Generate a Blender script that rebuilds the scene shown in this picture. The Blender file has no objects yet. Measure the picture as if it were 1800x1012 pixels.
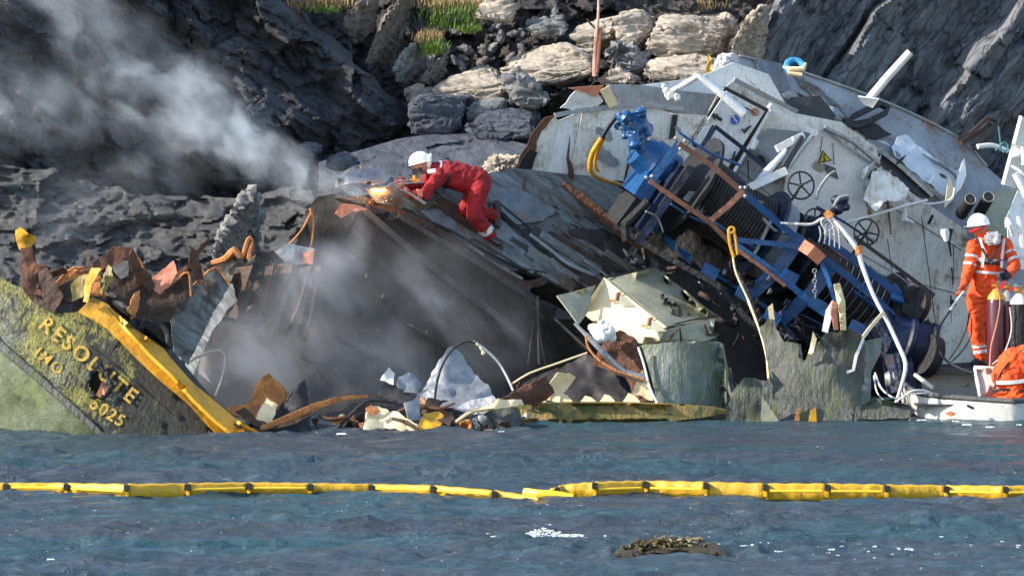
import bpy, bmesh, math, random
import numpy as np
from mathutils import Vector, Matrix
from mathutils.geometry import delaunay_2d_cdt
R = math.radians
rnd = random.Random(7)
sc = bpy.context.scene
C = sc.collection

# ------------------------------------------------------------------ camera, sky, sun, exposure
CAMY, CAMZ, F, HOR = -60.0, 4.0, 8820.0, 147.0
cd = bpy.data.cameras.new('camera'); cam = bpy.data.objects.new('camera', cd); C.objects.link(cam)
cam.location = (0, CAMY, CAMZ); cam.rotation_euler = (R(90), 0, 0)
cd.sensor_width = 36; cd.lens = 36 * F / 1800; cd.shift_y = -(506 - HOR) / 1800
cd.clip_start = 1; cd.clip_end = 600
sc.camera = cam
SUN = Vector((-0.80, -0.17, 0.46)).normalized()
elev = math.asin(SUN.z); az = math.atan2(SUN.x, SUN.y)
w = bpy.data.worlds.new("World"); sc.world = w; w.use_nodes = True
nt = w.node_tree; bg = nt.nodes['Background']
sky = nt.nodes.new('ShaderNodeTexSky'); sky.sky_type = 'NISHITA'; sky.sun_disc = False
sky.sun_elevation = elev; sky.sun_rotation = az; sky.air_density = 1.1; sky.dust_density = 0.6
nt.links.new(sky.outputs[0], bg.inputs[0]); bg.inputs[1].default_value = 0.15
sl = bpy.data.lights.new('sun', 'SUN'); sl.energy = 3.9; sl.angle = R(0.5); sl.color = (1, 0.9, 0.76)
so = bpy.data.objects.new('sun', sl); C.objects.link(so); so.location = (-20, -5, 15)
so.rotation_euler = SUN.to_track_quat('Z', 'Y').to_euler()
sc.view_settings.view_transform = 'Standard'; sc.view_settings.look = 'None'
sc.view_settings.exposure = 1.3; sc.view_settings.gamma = 1
sc.cycles.use_denoising = True
sc.cycles.max_bounces = 6; sc.cycles.volume_bounces = 1; sc.cycles.transparent_max_bounces = 8
sc.cycles.volume_step_rate = 1.0; sc.cycles.volume_max_steps = 96

# ------------------------------------------------------------------ helpers
def P(px, py, Y):
    d = Y - CAMY
    return Vector(((px - 900) / F * d, Y, CAMZ - (py - HOR) / F * d))
K = 0.0068
def Yw(py): return CAMZ * F / (py - HOR) + CAMY        # where a pixel row meets the water

def _h(ix, iy, iz, s):
    n = (ix * 73856093) ^ (iy * 19349663) ^ (iz * 83492791) ^ (s * 2654435)
    n = (n ^ (n >> 13)) * 1274126177
    n &= 0x7fffffff
    n = (n ^ (n >> 16)) * 668265263
    return ((n & 0xffffff) / float(0xffffff)) * 2 - 1
def vnoise(p, s=0):
    p = np.asarray(p, float); i = np.floor(p).astype(np.int64); f = p - i; u = f * f * f * (f * (f * 6 - 15) + 10)
    r = 0
    for a in (0, 1):
        for b in (0, 1):
            for c in (0, 1):
                wgt = (u[:, 0] if a else 1 - u[:, 0]) * (u[:, 1] if b else 1 - u[:, 1]) * (u[:, 2] if c else 1 - u[:, 2])
                r = r + wgt * _h(i[:, 0] + a, i[:, 1] + b, i[:, 2] + c, s)
    return r
def fbm(p, o=4, s=0, g=.5):
    p = np.asarray(p, float); r = 0; a = 1
    for k in range(o):
        r = r + a * vnoise(p, s + k); p = p * 2.03 + 11.3; a *= g
    return r
def ridged(p, o=4, s=0):
    p = np.asarray(p, float); r = 0; a = 1
    for k in range(o):
        r = r + a * (1 - 2 * np.abs(vnoise(p, s + k))); p = p * 2.07 + 7.1; a *= .5
    return r

def facets(q, s=0, tilt=1.0):
    """broken rock: every cell is its own tilted flat face with a sharp step to the next"""
    q = np.asarray(q, float)[:, :2]; i0 = np.floor(q).astype(np.int64); best = np.full(len(q), 9.0); out = np.zeros(len(q)); z = np.zeros(len(q), np.int64)
    for a in (-1, 0, 1):
        for b in (-1, 0, 1):
            cx, cy = i0[:, 0] + a, i0[:, 1] + b
            px = cx + .5 + .45 * _h(cx, cy, z, s + 1); py = cy + .5 + .45 * _h(cx, cy, z, s + 2)
            d = np.maximum(np.abs(q[:, 0] - px), np.abs(q[:, 1] - py)) + .35 * np.hypot(q[:, 0] - px, q[:, 1] - py)
            v = .5 * _h(cx, cy, z, s + 3) + tilt * (_h(cx, cy, z, s + 4) * (q[:, 0] - px) + _h(cx, cy, z, s + 5) * (q[:, 1] - py))
            m = d < best; best = np.where(m, d, best); out = np.where(m, v, out)
    return out
def rot2(q, deg, sx=1, sy=1):
    c, s_ = math.cos(R(deg)), math.sin(R(deg)); return np.stack([(q[:, 0] * c + q[:, 1] * s_) * sx, (-q[:, 0] * s_ + q[:, 1] * c) * sy], 1)

def tag(o, label=None, cat=None, group=None, kind=None):
    if label: o['label'] = label
    if cat: o['category'] = cat
    if group: o['group'] = group
    if kind: o['kind'] = kind
    return o
def thing(name, label, cat, loc, group=None):
    o = bpy.data.objects.new(name, None); C.objects.link(o); o.location = loc; o.empty_display_size = .1
    return tag(o, label, cat, group)
def rootloc(o):
    while o.parent: o = o.parent
    return Vector(o.location)
def link(name, me, mat, parent=None, smooth=False, origin=None):
    if mat: me.materials.append(mat)
    if smooth is True: me.polygons.foreach_set('use_smooth', [True] * len(me.polygons))
    o = bpy.data.objects.new(name, me); C.objects.link(o)
    if parent:
        L = rootloc(parent); me.transform(Matrix.Translation(-L)); o.parent = parent
    elif origin is not None:
        me.transform(Matrix.Translation(-Vector(origin))); o.location = origin
    if smooth == 'auto':
        me.polygons.foreach_set('use_smooth', [True] * len(me.polygons))
        me.set_sharp_from_angle(angle=R(38))
    return o
def mk(name, geos, mat, parent=None, smooth='auto', origin=None):
    V = []; Fc = []
    for v, f in geos:
        n = len(V); V += [tuple(a) for a in v]; Fc += [tuple(i + n for i in q) for q in f]
    me = bpy.data.meshes.new(name); me.from_pydata(V, [], Fc); me.validate(); me.update()
    if parent is None and origin is None:
        a = np.array(V); origin = ((a[:, 0].min() + a[:, 0].max()) / 2, (a[:, 1].min() + a[:, 1].max()) / 2, a[:, 2].min())
    return link(name, me, mat, parent, smooth, origin)

def catmull(pts, n=6):
    pts = [Vector(p) for p in pts]
    if len(pts) < 3: return pts
    out = []; q = [pts[0] * 2 - pts[1]] + pts + [pts[-1] * 2 - pts[-2]]
    for i in range(1, len(q) - 2):
        a, b, c, d = q[i - 1], q[i], q[i + 1], q[i + 2]
        for k in range(n):
            t = k / n
            out.append(.5 * ((2 * b) + (c - a) * t + (2 * a - 5 * b + 4 * c - d) * t * t + (3 * b - a - 3 * c + d) * t ** 3))
    out.append(pts[-1]); return out
def tube(pts, r, n=10, smooth=0, cap=True, flat=1.0):
    """tube along world points; r a number or a list; flat squashes the section"""
    pts = [Vector(p) for p in pts]
    m = len(pts)
    if not isinstance(r, (list, tuple)): r = [r] * m
    if smooth:
        rr = np.interp(np.linspace(0, m - 1, (m - 1) * smooth + 1), range(m), r); pts = catmull(pts, smooth); r = list(rr)
        m = len(pts)
    V = []; Fc = []; up = None
    for i, p in enumerate(pts):
        t = (pts[min(i + 1, m - 1)] - pts[max(i - 1, 0)])
        if t.length < 1e-9: t = Vector((0, 0, 1))
        t.normalize()
        if up is None:
            up = Vector((0, -1, 0)) if abs(t.y) < .9 else Vector((0, 0, 1))
        a = t.cross(up)
        if a.length < 1e-6: a = t.orthogonal()
        a.normalize(); b = a.cross(t).normalized(); up = b
        for k in range(n):
            an = 2 * math.pi * (k + (.5 if n == 4 else 0)) / n
            V.append(p + (a * math.cos(an) + b * math.sin(an) * flat) * r[i] * (1.414 if n == 4 else 1))
    for i in range(m - 1):
        for k in range(n):
            Fc.append((i * n + k, i * n + (k + 1) % n, (i + 1) * n + (k + 1) % n, (i + 1) * n + k))
    if cap:
        Fc.append(tuple(range(n))[::-1]); Fc.append(tuple((m - 1) * n + k for k in range(n)))
    return V, Fc
def pt(*pp): return [P(*p) for p in pp]
def bar(pp, r, n=10, **k): return tube(pt(*pp), r, n, **k)
def lathe(A, B, prof, n=28, cap=True):
    """prof: (t along A->B in 0..1, radius m)"""
    A = Vector(A); B = Vector(B); t = (B - A).normalized(); a = t.orthogonal().normalized(); b = t.cross(a)
    V = []; Fc = []; m = len(prof)
    for s, r in prof:
        c = A + (B - A) * s
        for k in range(n):
            an = 2 * math.pi * k / n; V.append(c + (a * math.cos(an) + b * math.sin(an)) * max(r, 1e-4))
    for i in range(m - 1):
        for k in range(n): Fc.append((i * n + k, i * n + (k + 1) % n, (i + 1) * n + (k + 1) % n, (i + 1) * n + k))
    if cap: Fc.append(tuple(range(n))[::-1]); Fc.append(tuple((m - 1) * n + k for k in range(n)))
    return V, Fc
def cyl(A, B, r, n=24): return lathe(A, B, [(0, r * .94), (.03, r), (.97, r), (1, r * .94)], n)
def ball(c, r, sx=1, sy=1, sz=1, n=20, m=12, rot=None):
    c = Vector(c); V = []; Fc = []
    for i in range(m + 1):
        th = math.pi * i / m
        for k in range(n):
            ph = 2 * math.pi * k / n
            v = Vector((math.sin(th) * math.cos(ph) * sx, math.sin(th) * math.sin(ph) * sy, math.cos(th) * sz)) * r
            if rot: v = rot @ v
            V.append(c + v)
    for i in range(m):
        for k in range(n): Fc.append((i * n + k, (i + 1) * n + k, (i + 1) * n + (k + 1) % n, i * n + (k + 1) % n))
    return V, Fc
def boxg(c, sx, sy, sz, rot=None, bev=.12):
    bm = bmesh.new(); bmesh.ops.create_cube(bm, size=1)
    bmesh.ops.scale(bm, vec=(sx, sy, sz), verts=bm.verts)
    if bev: bmesh.ops.bevel(bm, geom=bm.edges[:], offset=bev * min(sx, sy, sz), segments=2, affect='EDGES')
    V = [Vector(v.co) for v in bm.verts]; Fc = [tuple(v.index for v in f.verts) for f in bm.faces]; bm.free()
    if rot: V = [rot @ v for v in V]
    return [Vector(c) + v for v in V], Fc
def torus(c, nrm, Rr, r, n=32, m=8, arc=1.0):
    nrm = Vector(nrm).normalized(); a = nrm.orthogonal().normalized(); b = nrm.cross(a); c = Vector(c)
    N = int(n * arc); pts = [c + (a * math.cos(2 * math.pi * k / n) + b * math.sin(2 * math.pi * k / n)) * Rr for k in range(N + 1)]
    return tube(pts, r, m, cap=arc < 1)

def mvc(poly, vals, q):
    d = poly - q; l = np.hypot(d[:, 0], d[:, 1])
    if l.min() < 1e-6: return vals[l.argmin()]
    n = len(poly); j = (np.arange(n) + 1) % n
    cr = d[:, 0] * d[j, 1] - d[:, 1] * d[j, 0]; dt = d[:, 0] * d[j, 0] + d[:, 1] * d[j, 1]
    den = l * l[j] + dt; den = np.where(np.abs(den) < 1e-6, 1e-6, den)
    tn = cr / den
    wv = (tn + tn[(np.arange(n) - 1) % n]) / l
    s = wv.sum()
    return float((wv * vals).sum() / s) if abs(s) > 1e-9 else float(vals.mean())
def plateg(pp, thick=.012, res=14, crumple=0.0, cs=2.2, jag=0, seed=1, yf=None, holes=None, bow=0.0):
    """A bent sheet of steel: outline of (px,py,Y), real depth at each corner, crumpled, with thickness."""
    r = random.Random(seed)
    pp = [(a[0], a[1], (yf(a[0], a[1]) if len(a) < 3 else a[2])) for a in pp]
    B = []
    for i, a in enumerate(pp):
        b = pp[(i + 1) % len(pp)]; L = math.hypot(b[0] - a[0], b[1] - a[1]); k = max(1, int(L / res))
        dx, dy = (b[1] - a[1]) / (L + 1e-6), -(b[0] - a[0]) / (L + 1e-6)
        for s in range(k):
            t = s / k; j = (r.uniform(-1, 1) * jag if s else 0)
            B.append((a[0] + (b[0] - a[0]) * t + dx * j, a[1] + (b[1] - a[1]) * t + dy * j, a[2] + (b[2] - a[2]) * t))
    bp = np.array([(x, y) for x, y, _ in B]); 
    op = np.array([(x[0], x[1]) for x in pp], float); ov = np.array([x[2] for x in pp], float)
    V2 = [Vector((x, y)) for x, y, _ in B]; n = len(B)
    x0, y0 = bp.min(0); x1, y1 = bp.max(0)
    def inside(x, y):
        c = False
        for i in range(n):
            ax, ay = bp[i]; bx, by = bp[(i + 1) % n]
            if (ay > y) != (by > y) and x < (bx - ax) * (y - ay) / (by - ay) + ax: c = not c
        return c
    yy = y0 + res * .5; row = 0
    while yy < y1:
        xx = x0 + res * (.5 if row % 2 else 1)
        while xx < x1:
            qx, qy = xx + r.uniform(-.2, .2) * res, yy + r.uniform(-.2, .2) * res
            if inside(qx, qy) and np.min(np.hypot(bp[:, 0] - qx, bp[:, 1] - qy)) > res * .45: V2.append(Vector((qx, qy)))
            xx += res
        yy += res * .87; row += 1
    vv, ee, ff, _, _, _ = delaunay_2d_cdt(V2, [(i, (i + 1) % n) for i in range(n)], [], 0, 1e-4)
    ff = [f for f in ff if inside(sum(vv[i][0] for i in f) / len(f), sum(vv[i][1] for i in f) / len(f))]
    if holes:
        ff = [f for f in ff if not any((sum(vv[i][0] for i in f) / 3 - hx) ** 2 / rx ** 2 + (sum(vv[i][1] for i in f) / 3 - hy) ** 2 / ry ** 2 < 1 for hx, hy, rx, ry in holes)]
    Y = [(yf(q[0], q[1]) if yf else mvc(op, ov, np.array((q[0], q[1])))) for q in vv]
    W = np.array([tuple(P(q[0], q[1], y)) for q, y in zip(vv, Y)])
    # mean normal
    nr = Vector((0, 0, 0))
    for f in ff:
        a, b, c = (Vector(W[i]) for i in f[:3]); nn = (b - a).cross(c - a)
        if nn.y > 0: nn = -nn
        nr += nn
    nr = nr.normalized() if nr.length > 0 else Vector((0, -1, 0))
    if crumple:
        dsp = crumple * fbm(W * cs + seed * 3.7, 3, seed, .45)
        W = W + np.outer(dsp, np.array(nr))
    if bow:
        c = W.mean(0); q = ((W - c) ** 2).sum(1); W = W + np.outer(bow * (1 - q / (q.max() + 1e-9)), np.array(nr))
    m = len(W); Wb = W - np.array(nr) * thick
    edges = {}
    Fc = []
    for f in ff:
        a, b, c = (Vector(W[i]) for i in f[:3]); f = tuple(f)
        if (b - a).cross(c - a).dot(nr) < 0: f = f[::-1]
        Fc.append(f); Fc.append(tuple(i + m for i in f[::-1]))
        for i in range(len(f)):
            e = (f[i], f[(i + 1) % len(f)])
            if (e[1], e[0]) in edges: del edges[(e[1], e[0])]
            else: edges[e] = 1
    for a, b in edges: Fc.append((b, a, a + m, b + m))
    return [Vector(v) for v in W] + [Vector(v) for v in Wb], Fc
def plate(name, pp, mat, parent=None, smooth='auto', **k): return mk(name, [plateg(pp, **k)], mat, parent, smooth)

def fuse(name, geos, mat, parent, voxel=.014, smooth=4, folds=0.0, fs=9.0, seed=0, stretch=(1, 1, 1)):
    """join overlapping limbs into ONE continuous skin"""
    o = mk(name, geos, None, None, False, origin=(0, 0, 0))
    m = o.modifiers.new('r', 'REMESH'); m.mode = 'VOXEL'; m.voxel_size = voxel
    s = o.modifiers.new('s', 'SMOOTH'); s.iterations = smooth; s.factor = .6
    dg = bpy.context.evaluated_depsgraph_get(); me = bpy.data.meshes.new_from_object(o.evaluated_get(dg))
    bpy.data.objects.remove(o)
    if folds:
        n = len(me.vertices); co = np.zeros(n * 3); me.vertices.foreach_get('co', co); co = co.reshape(-1, 3)
        no = np.zeros(n * 3); me.vertices.foreach_get('normal', no); no = no.reshape(-1, 3)
        d = folds * ridged(co * fs * np.array(stretch) + .3 * np.stack([fbm(co * 6, 2, 3)] * 3, 1) * 2, 2, seed)
        me.vertices.foreach_set('co', (co + no * d[:, None]).ravel()); me.update()
    me.name = name
    return link(name, me, mat, parent, True)
def limb(pts, rr, n=14): 
    g = [tube(pts, rr, n)]
    for p, r in zip(pts, rr): g.append(ball(p, r, n=14, m=8))
    return g

# ------------------------------------------------------------------ materials
def newmat(name):
    m = bpy.data.materials.new(name); m.use_nodes = True; n = m.node_tree.nodes; return m, m.node_tree, n['Principled BSDF']
def N(nt, t, **k):
    n = nt.nodes.new(t)
    for a, b in k.items(): setattr(n, a, b)
    return n
def coords(nt, scale=(1, 1, 1), rot=(0, 0, 0)):
    tc = N(nt, 'ShaderNodeNewGeometry'); mp = N(nt, 'ShaderNodeMapping')
    mp.inputs['Rotation'].default_value = rot; m2 = N(nt, 'ShaderNodeMapping'); m2.inputs['Scale'].default_value = scale   # turn first, then stretch
    nt.links.new(tc.outputs['Position'], mp.inputs[0]); nt.links.new(mp.outputs[0], m2.inputs[0]); return m2.outputs[0]
def noise(nt, co, scale, det=6, rough=.6, dist=0):
    n = N(nt, 'ShaderNodeTexNoise'); n.inputs['Scale'].default_value = scale; n.inputs['Detail'].default_value = det
    n.inputs['Roughness'].default_value = rough; n.inputs['Distortion'].default_value = dist
    nt.links.new(co, n.inputs['Vector']); return n.outputs['Fac']
def ramp(nt, f, stops, interp='LINEAR'):
    r = N(nt, 'ShaderNodeValToRGB'); e = r.color_ramp.elements; r.color_ramp.interpolation = interp
    while len(e) < len(stops): e.new(.5)
    for i, (p, c) in enumerate(stops):
        e[i].position = p; e[i].color = (*c, 1) if len(c) == 3 else c
    nt.links.new(f, r.inputs[0]); return r.outputs[0]
def mix(nt, f, a, b, typ='MIX'):
    m = N(nt, 'ShaderNodeMix', data_type='RGBA', blend_type=typ)
    for s, v in ((0, f), (6, a), (7, b)):
        if isinstance(v, (int, float)): m.inputs[s].default_value = v
        elif isinstance(v, tuple): m.inputs[s].default_value = (*v, 1)
        else: nt.links.new(v, m.inputs[s])
    return m.outputs[2]
def bump(nt, bs, h, st, dist=.02, prev=None):
    b = N(nt, 'ShaderNodeBump'); b.inputs['Strength'].default_value = st; b.inputs['Distance'].default_value = dist
    nt.links.new(h, b.inputs['Height'])
    if prev: nt.links.new(prev, b.inputs['Normal'])
    nt.links.new(b.outputs[0], bs.inputs['Normal']); return b.outputs[0]
def paint(name, c1, c2=None, scale=2.5, rust=0.0, rustc=(.18, .06, .02), rough=.5, metal=0.0, bmp=.25, streak=0.0, dirt=.5, spec=.5, rot=(0, 0, 0), stretch=(1, 1, 1), rscale=3.0, chips=0.0):
    m, nt, bs = newmat(name); c2 = c2 or tuple(x * .6 for x in c1)
    co = coords(nt, stretch, rot); col = mix(nt, ramp(nt, noise(nt, co, scale, 8, .65, .4), [(.32, (0, 0, 0)), (.68, (1, 1, 1))]), c1, c2)
    fine = noise(nt, co, 38, 5, .7)
    col = mix(nt, dirt, col, mix(nt, 1.0, col, ramp(nt, fine, [(.35, (.55, .53, .5)), (.6, (1, 1, 1))]), 'MULTIPLY'))
    if streak:
        cs = coords(nt, (9, 9, .9), rot); f = ramp(nt, noise(nt, cs, 2.2, 6, .7, .3), [(.5, (0, 0, 0)), (.72, (streak,) * 3)])
        col = mix(nt, f, col, (.16, .085, .04))
    if chips:
        f = ramp(nt, noise(nt, co, 11, 4, .75), [(1 - chips - .06, (0, 0, 0)), (1 - chips, (1, 1, 1))]); col = mix(nt, f, col, (.62, .6, .56))
    rf = bs.inputs['Roughness']; rf.default_value = rough
    if rust:
        f = ramp(nt, noise(nt, coords(nt), rscale, 9, .72, .8), [(1 - rust - .10, (0, 0, 0)), (1 - rust + .02, (1, 1, 1))])
        rc = mix(nt, fine, rustc, tuple(x * 2.1 for x in rustc)); col = mix(nt, f, col, rc)
        nt.links.new(mix(nt, f, (rough,) * 3, (.9,) * 3), rf)
    nt.links.new(col, bs.inputs['Base Color']); bs.inputs['Metallic'].default_value = metal
    bs.inputs['Specular IOR Level'].default_value = spec
    n1 = bump(nt, bs, noise(nt, co, scale * 2.2, 5, .6), bmp, .05); bump(nt, bs, fine, bmp, .006, n1)
    return m
def rockmat(name, c1, c2, c3, rough=.7, rot=(0, 0, 0), stretch=(1, 1, 5), scale=1.2, bmp=.8, green=0.0, spec=.4, cracks=.6, veins=0.0):
    m, nt, bs = newmat(name); co = coords(nt, stretch, rot); ci = coords(nt, (1, 1, 1), rot)
    a = noise(nt, co, scale, 10, .65, .9); b = noise(nt, ci, scale * 4, 8, .7)
    col = mix(nt, ramp(nt, a, [(.3, (0, 0, 0)), (.7, (1, 1, 1))]), c1, c2)
    col = mix(nt, ramp(nt, b, [(.45, (0, 0, 0)), (.75, (1, 1, 1))]), col, c3)
    v = N(nt, 'ShaderNodeTexVoronoi', feature='DISTANCE_TO_EDGE'); v.inputs['Scale'].default_value = scale * 1.7
    wv = N(nt, 'ShaderNodeVectorMath', operation='ADD'); sv = N(nt, 'ShaderNodeVectorMath', operation='SCALE'); sv.inputs['Scale'].default_value = .5
    cn = N(nt, 'ShaderNodeTexNoise'); cn.inputs['Scale'].default_value = scale * 2; cn.inputs['Detail'].default_value = 5
    nt.links.new(co, cn.inputs['Vector']); nt.links.new(cn.outputs['Color'], sv.inputs[0]); nt.links.new(co, wv.inputs[0]); nt.links.new(sv.outputs[0], wv.inputs[1])
    nt.links.new(wv.outputs[0], v.inputs['Vector'])
    cr = ramp(nt, v.outputs['Distance'], [(0, (0, 0, 0)), (.05, (1, 1, 1))])
    col = mix(nt, cracks * .6, col, mix(nt, 1.0, col, ramp(nt, v.outputs['Distance'], [(0, (.25,) * 3), (.05, (1, 1, 1))]), 'MULTIPLY'))
    if veins:
        f = ramp(nt, noise(nt, co, scale * 5, 4, .6, 1.5), [(.66, (0, 0, 0)), (.72, (veins,) * 3)]); col = mix(nt, f, col, (.55, .56, .56))
    if green:
        f = ramp(nt, noise(nt, ci, scale * 1.5, 6, .7), [(1 - green - .05, (0, 0, 0)), (1 - green + .05, (1, 1, 1))]); col = mix(nt, f, col, (.12, .14, .03))
    nt.links.new(col, bs.inputs['Base Color'])
    nt.links.new(ramp(nt, b, [(.3, (rough * .7,) * 3), (.7, (min(1, rough * 1.25),) * 3)]), bs.inputs['Roughness'])
    bs.inputs['Specular IOR Level'].default_value = spec
    n1 = bump(nt, bs, a, bmp, .12); n2 = bump(nt, bs, cr, bmp * cracks, .03, n1); bump(nt, bs, noise(nt, co, scale * 9, 8, .75), bmp, .035, n2)
    return m

M = dict(
 white=paint('painted_white_steel', (.84, .87, .90), (.66, .68, .70), 1.3, .35, rough=.45, streak=.4, rustc=(.14, .08, .04), dirt=.4),
 white2=paint('worn_white_steel', (.84, .83, .79), (.62, .60, .55), 1.6, .37, rough=.5, streak=.5, rustc=(.17, .09, .045), dirt=.5),
 whitebare=paint('scoured_white_steel', (.62, .68, .76), (.50, .55, .62), 4, .2, rough=.35, bmp=.4),
 bright=paint('clean_white_paint', (.82, .80, .77), (.70, .68, .66), 5, .12, rough=.35, bmp=.15),
 roofgrey=paint('roof_grey_steel', (.34, .375, .42), (.19, .205, .23), 1.5, .35, rough=.5, streak=.4, rustc=(.12, .06, .03)),
 deck=paint('worn_deck_paint', (.24, .27, .28), (.055, .054, .052), 3.0, .40, rough=.5, bmp=.7, rustc=(.055, .035, .022), rot=(0, R(-37), 0), stretch=(1, 1, 5), dirt=.9),
 deck2=paint('wet_deck_panel', (.20, .24, .27), (.07, .08, .09), 4, .34, rough=.32, bmp=.6, dirt=.8),
 deckbrown=paint('dirty_brown_deck', (.055, .047, .042), (.018, .017, .017), 4, .25, rough=.6, bmp=1.0, rustc=(.08, .045, .025), dirt=1),
 inner=paint('dark_inner_steel', (.055, .052, .054), (.015, .015, .018), 1.3, .22, rough=.6, rustc=(.09, .045, .03), bmp=.6, streak=.5, dirt=.9),  # shade of the hull interior is put into this dark colour
 dark=paint('greasy_black_steel', (.010, .010, .012), (.024, .025, .029), 6, .18, rough=.55, spec=.3, bmp=.6, rustc=(.08, .04, .02)),
 black=paint('black_paint', (.012, .013, .016), (.03, .03, .035), 6, 0, rough=.45, bmp=.2),
 blue=paint('blue_paint', (.008, .085, .26), (.005, .045, .14), 5, .22, rough=.3, bmp=.3, rustc=(.06, .035, .03)),
 blue2=paint('greasy_blue_paint', (.005, .021, .072), (.005, .007, .016), 5, .36, rough=.45, spec=.35, bmp=.4, rustc=(.035, .025, .025)),
 rust=paint('rusty_steel', (.20, .075, .035), (.07, .03, .02), 6, 0, rough=.8, bmp=.9, dirt=1),
 rustdk=paint('dark_rusted_steel', (.10, .05, .032), (.035, .022, .018), 5, 0, rough=.75, bmp=.9, dirt=1),
 rustor=paint('orange_rusted_steel', (.75, .30, .08), (.36, .12, .04), 5, .30, rough=.8, bmp=.8, rustc=(.10, .04, .02), dirt=.9),
 rustbar=paint('brown_primed_bar', (.30, .12, .07), (.16, .07, .045), 8, .25, rough=.45, bmp=.4, rustc=(.10, .04, .02)),
 salmon=paint('salmon_primer', (.62, .22, .12), (.48, .17, .10), 5, .25, rough=.6, bmp=.4, rustc=(.2, .07, .03)),
 cream=paint('cream_paint', (.80, .64, .38), (.70, .55, .32), 2.2, .28, rough=.5, rustc=(.30, .15, .06), bmp=.3, dirt=.35),
 olive=paint('stained_shaded_cream_paint', (.33, .33, .24), (.21, .215, .16), 2.2, .30, rough=.5, rustc=(.20, .14, .06), bmp=.3, dirt=.6),  # shade of the steel box's unlit faces is put into this colour
 slime=paint('algae_covered_steel', (.20, .23, .24), (.07, .10, .06), 2.4, .38, rough=.45, rustc=(.05, .09, .02), bmp=.8, stretch=(2, 2, .7), dirt=.9, streak=.4),
 slimedk=paint('dark_weedy_steel', (.12, .14, .13), (.025, .03, .025), 3.5, .40, rough=.5, rustc=(.06, .07, .03), bmp=1.1, stretch=(3, 3, .5), dirt=1, streak=.3),
 galv=paint('galvanised_steel', (.34, .36, .38), (.17, .18, .20), 5, .32, rough=.4, metal=.3, bmp=.3, rustc=(.25, .15, .08)),
 yellow=paint('yellow_paint', (.80, .40, .012), (.50, .24, .012), 3, .37, rough=.5, bmp=.5, rustc=(.16, .10, .02), chips=.24, streak=.3),
 yellowdk=paint('weedy_yellow_paint', (.34, .20, .02), (.10, .09, .03), 3, .42, rough=.45, bmp=.5, rustc=(.04, .05, .015), stretch=(4, 4, .4)),
 brass=paint('yellow_shackle_paint', (.75, .36, .02), (.5, .22, .02), 8, 0, rough=.3, bmp=.3),
 alu=paint('weathered_aluminium', (.52, .51, .47), (.38, .375, .35), 3, .30, rough=.45, metal=0, bmp=.2, rustc=(.5, .4, .22)),
 grey=paint('grey_rubber', (.05, .052, .055), (.09, .09, .09), 8, 0, rough=.6, bmp=.3),
 red=paint('red_coverall_cloth', (.33, .006, .012), (.19, .005, .009), 7, 0, rough=.85, bmp=.5, dirt=.25),
 orange=paint('orange_coverall_cloth', (.85, .085, .008), (.66, .06, .006), 6, 0, rough=.8, bmp=.5, dirt=.2),
 silver=paint('silver_reflective_tape', (.70, .70, .70), (.58, .58, .60), 20, 0, rough=.4, bmp=.2, dirt=.3),
 helmet=paint('white_helmet_plastic', (.85, .85, .83), (.80, .80, .78), 4, 0, rough=.25, bmp=.03, dirt=.1),
 redpl=paint('red_plastic', (.55, .02, .03), (.4, .02, .03), 4, 0, rough=.35, bmp=.05),
 skin=paint('skin', (.45, .24, .16), (.38, .19, .13), 8, 0, rough=.55, bmp=.1, dirt=.1),
 glove=paint('work_glove_leather', (.30, .03, .03), (.14, .05, .04), 12, 0, rough=.8, bmp=.5),
 maroon=paint('maroon_cylinder_paint', (.085, .018, .032), (.06, .014, .025), 3, .14, rough=.3, bmp=.05),
 sky=paint('cyan_rope_fibre', (.03, .28, .55), (.02, .2, .42), 9, 0, rough=.6, bmp=.6),
 plastic=paint('crumpled_white_plastic', (.60, .58, .60), (.42, .40, .42), 7, .3, rough=.3, bmp=.8, rustc=(.25, .16, .12)),
 signblue=paint('blue_sign_face', (.02, .10, .42), (.02, .09, .36), 6, 0, rough=.4, bmp=.05, dirt=.2),
 signyel=paint('yellow_sign_face', (.75, .55, .05), (.6, .42, .05), 6, 0, rough=.4, bmp=.05, dirt=.3),
 boom=paint('yellow_boom_fabric', (.62, .36, .012), (.50, .29, .012), 5, .30, rough=.5, bmp=.3, rustc=(.30, .24, .03), rscale=5),
 lettering=paint('faded_yellow_lettering', (.62, .36, .035), (.42, .28, .05), 14, .38, rough=.6, bmp=.4, rustc=(.07, .07, .03), rscale=14),
)
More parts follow.
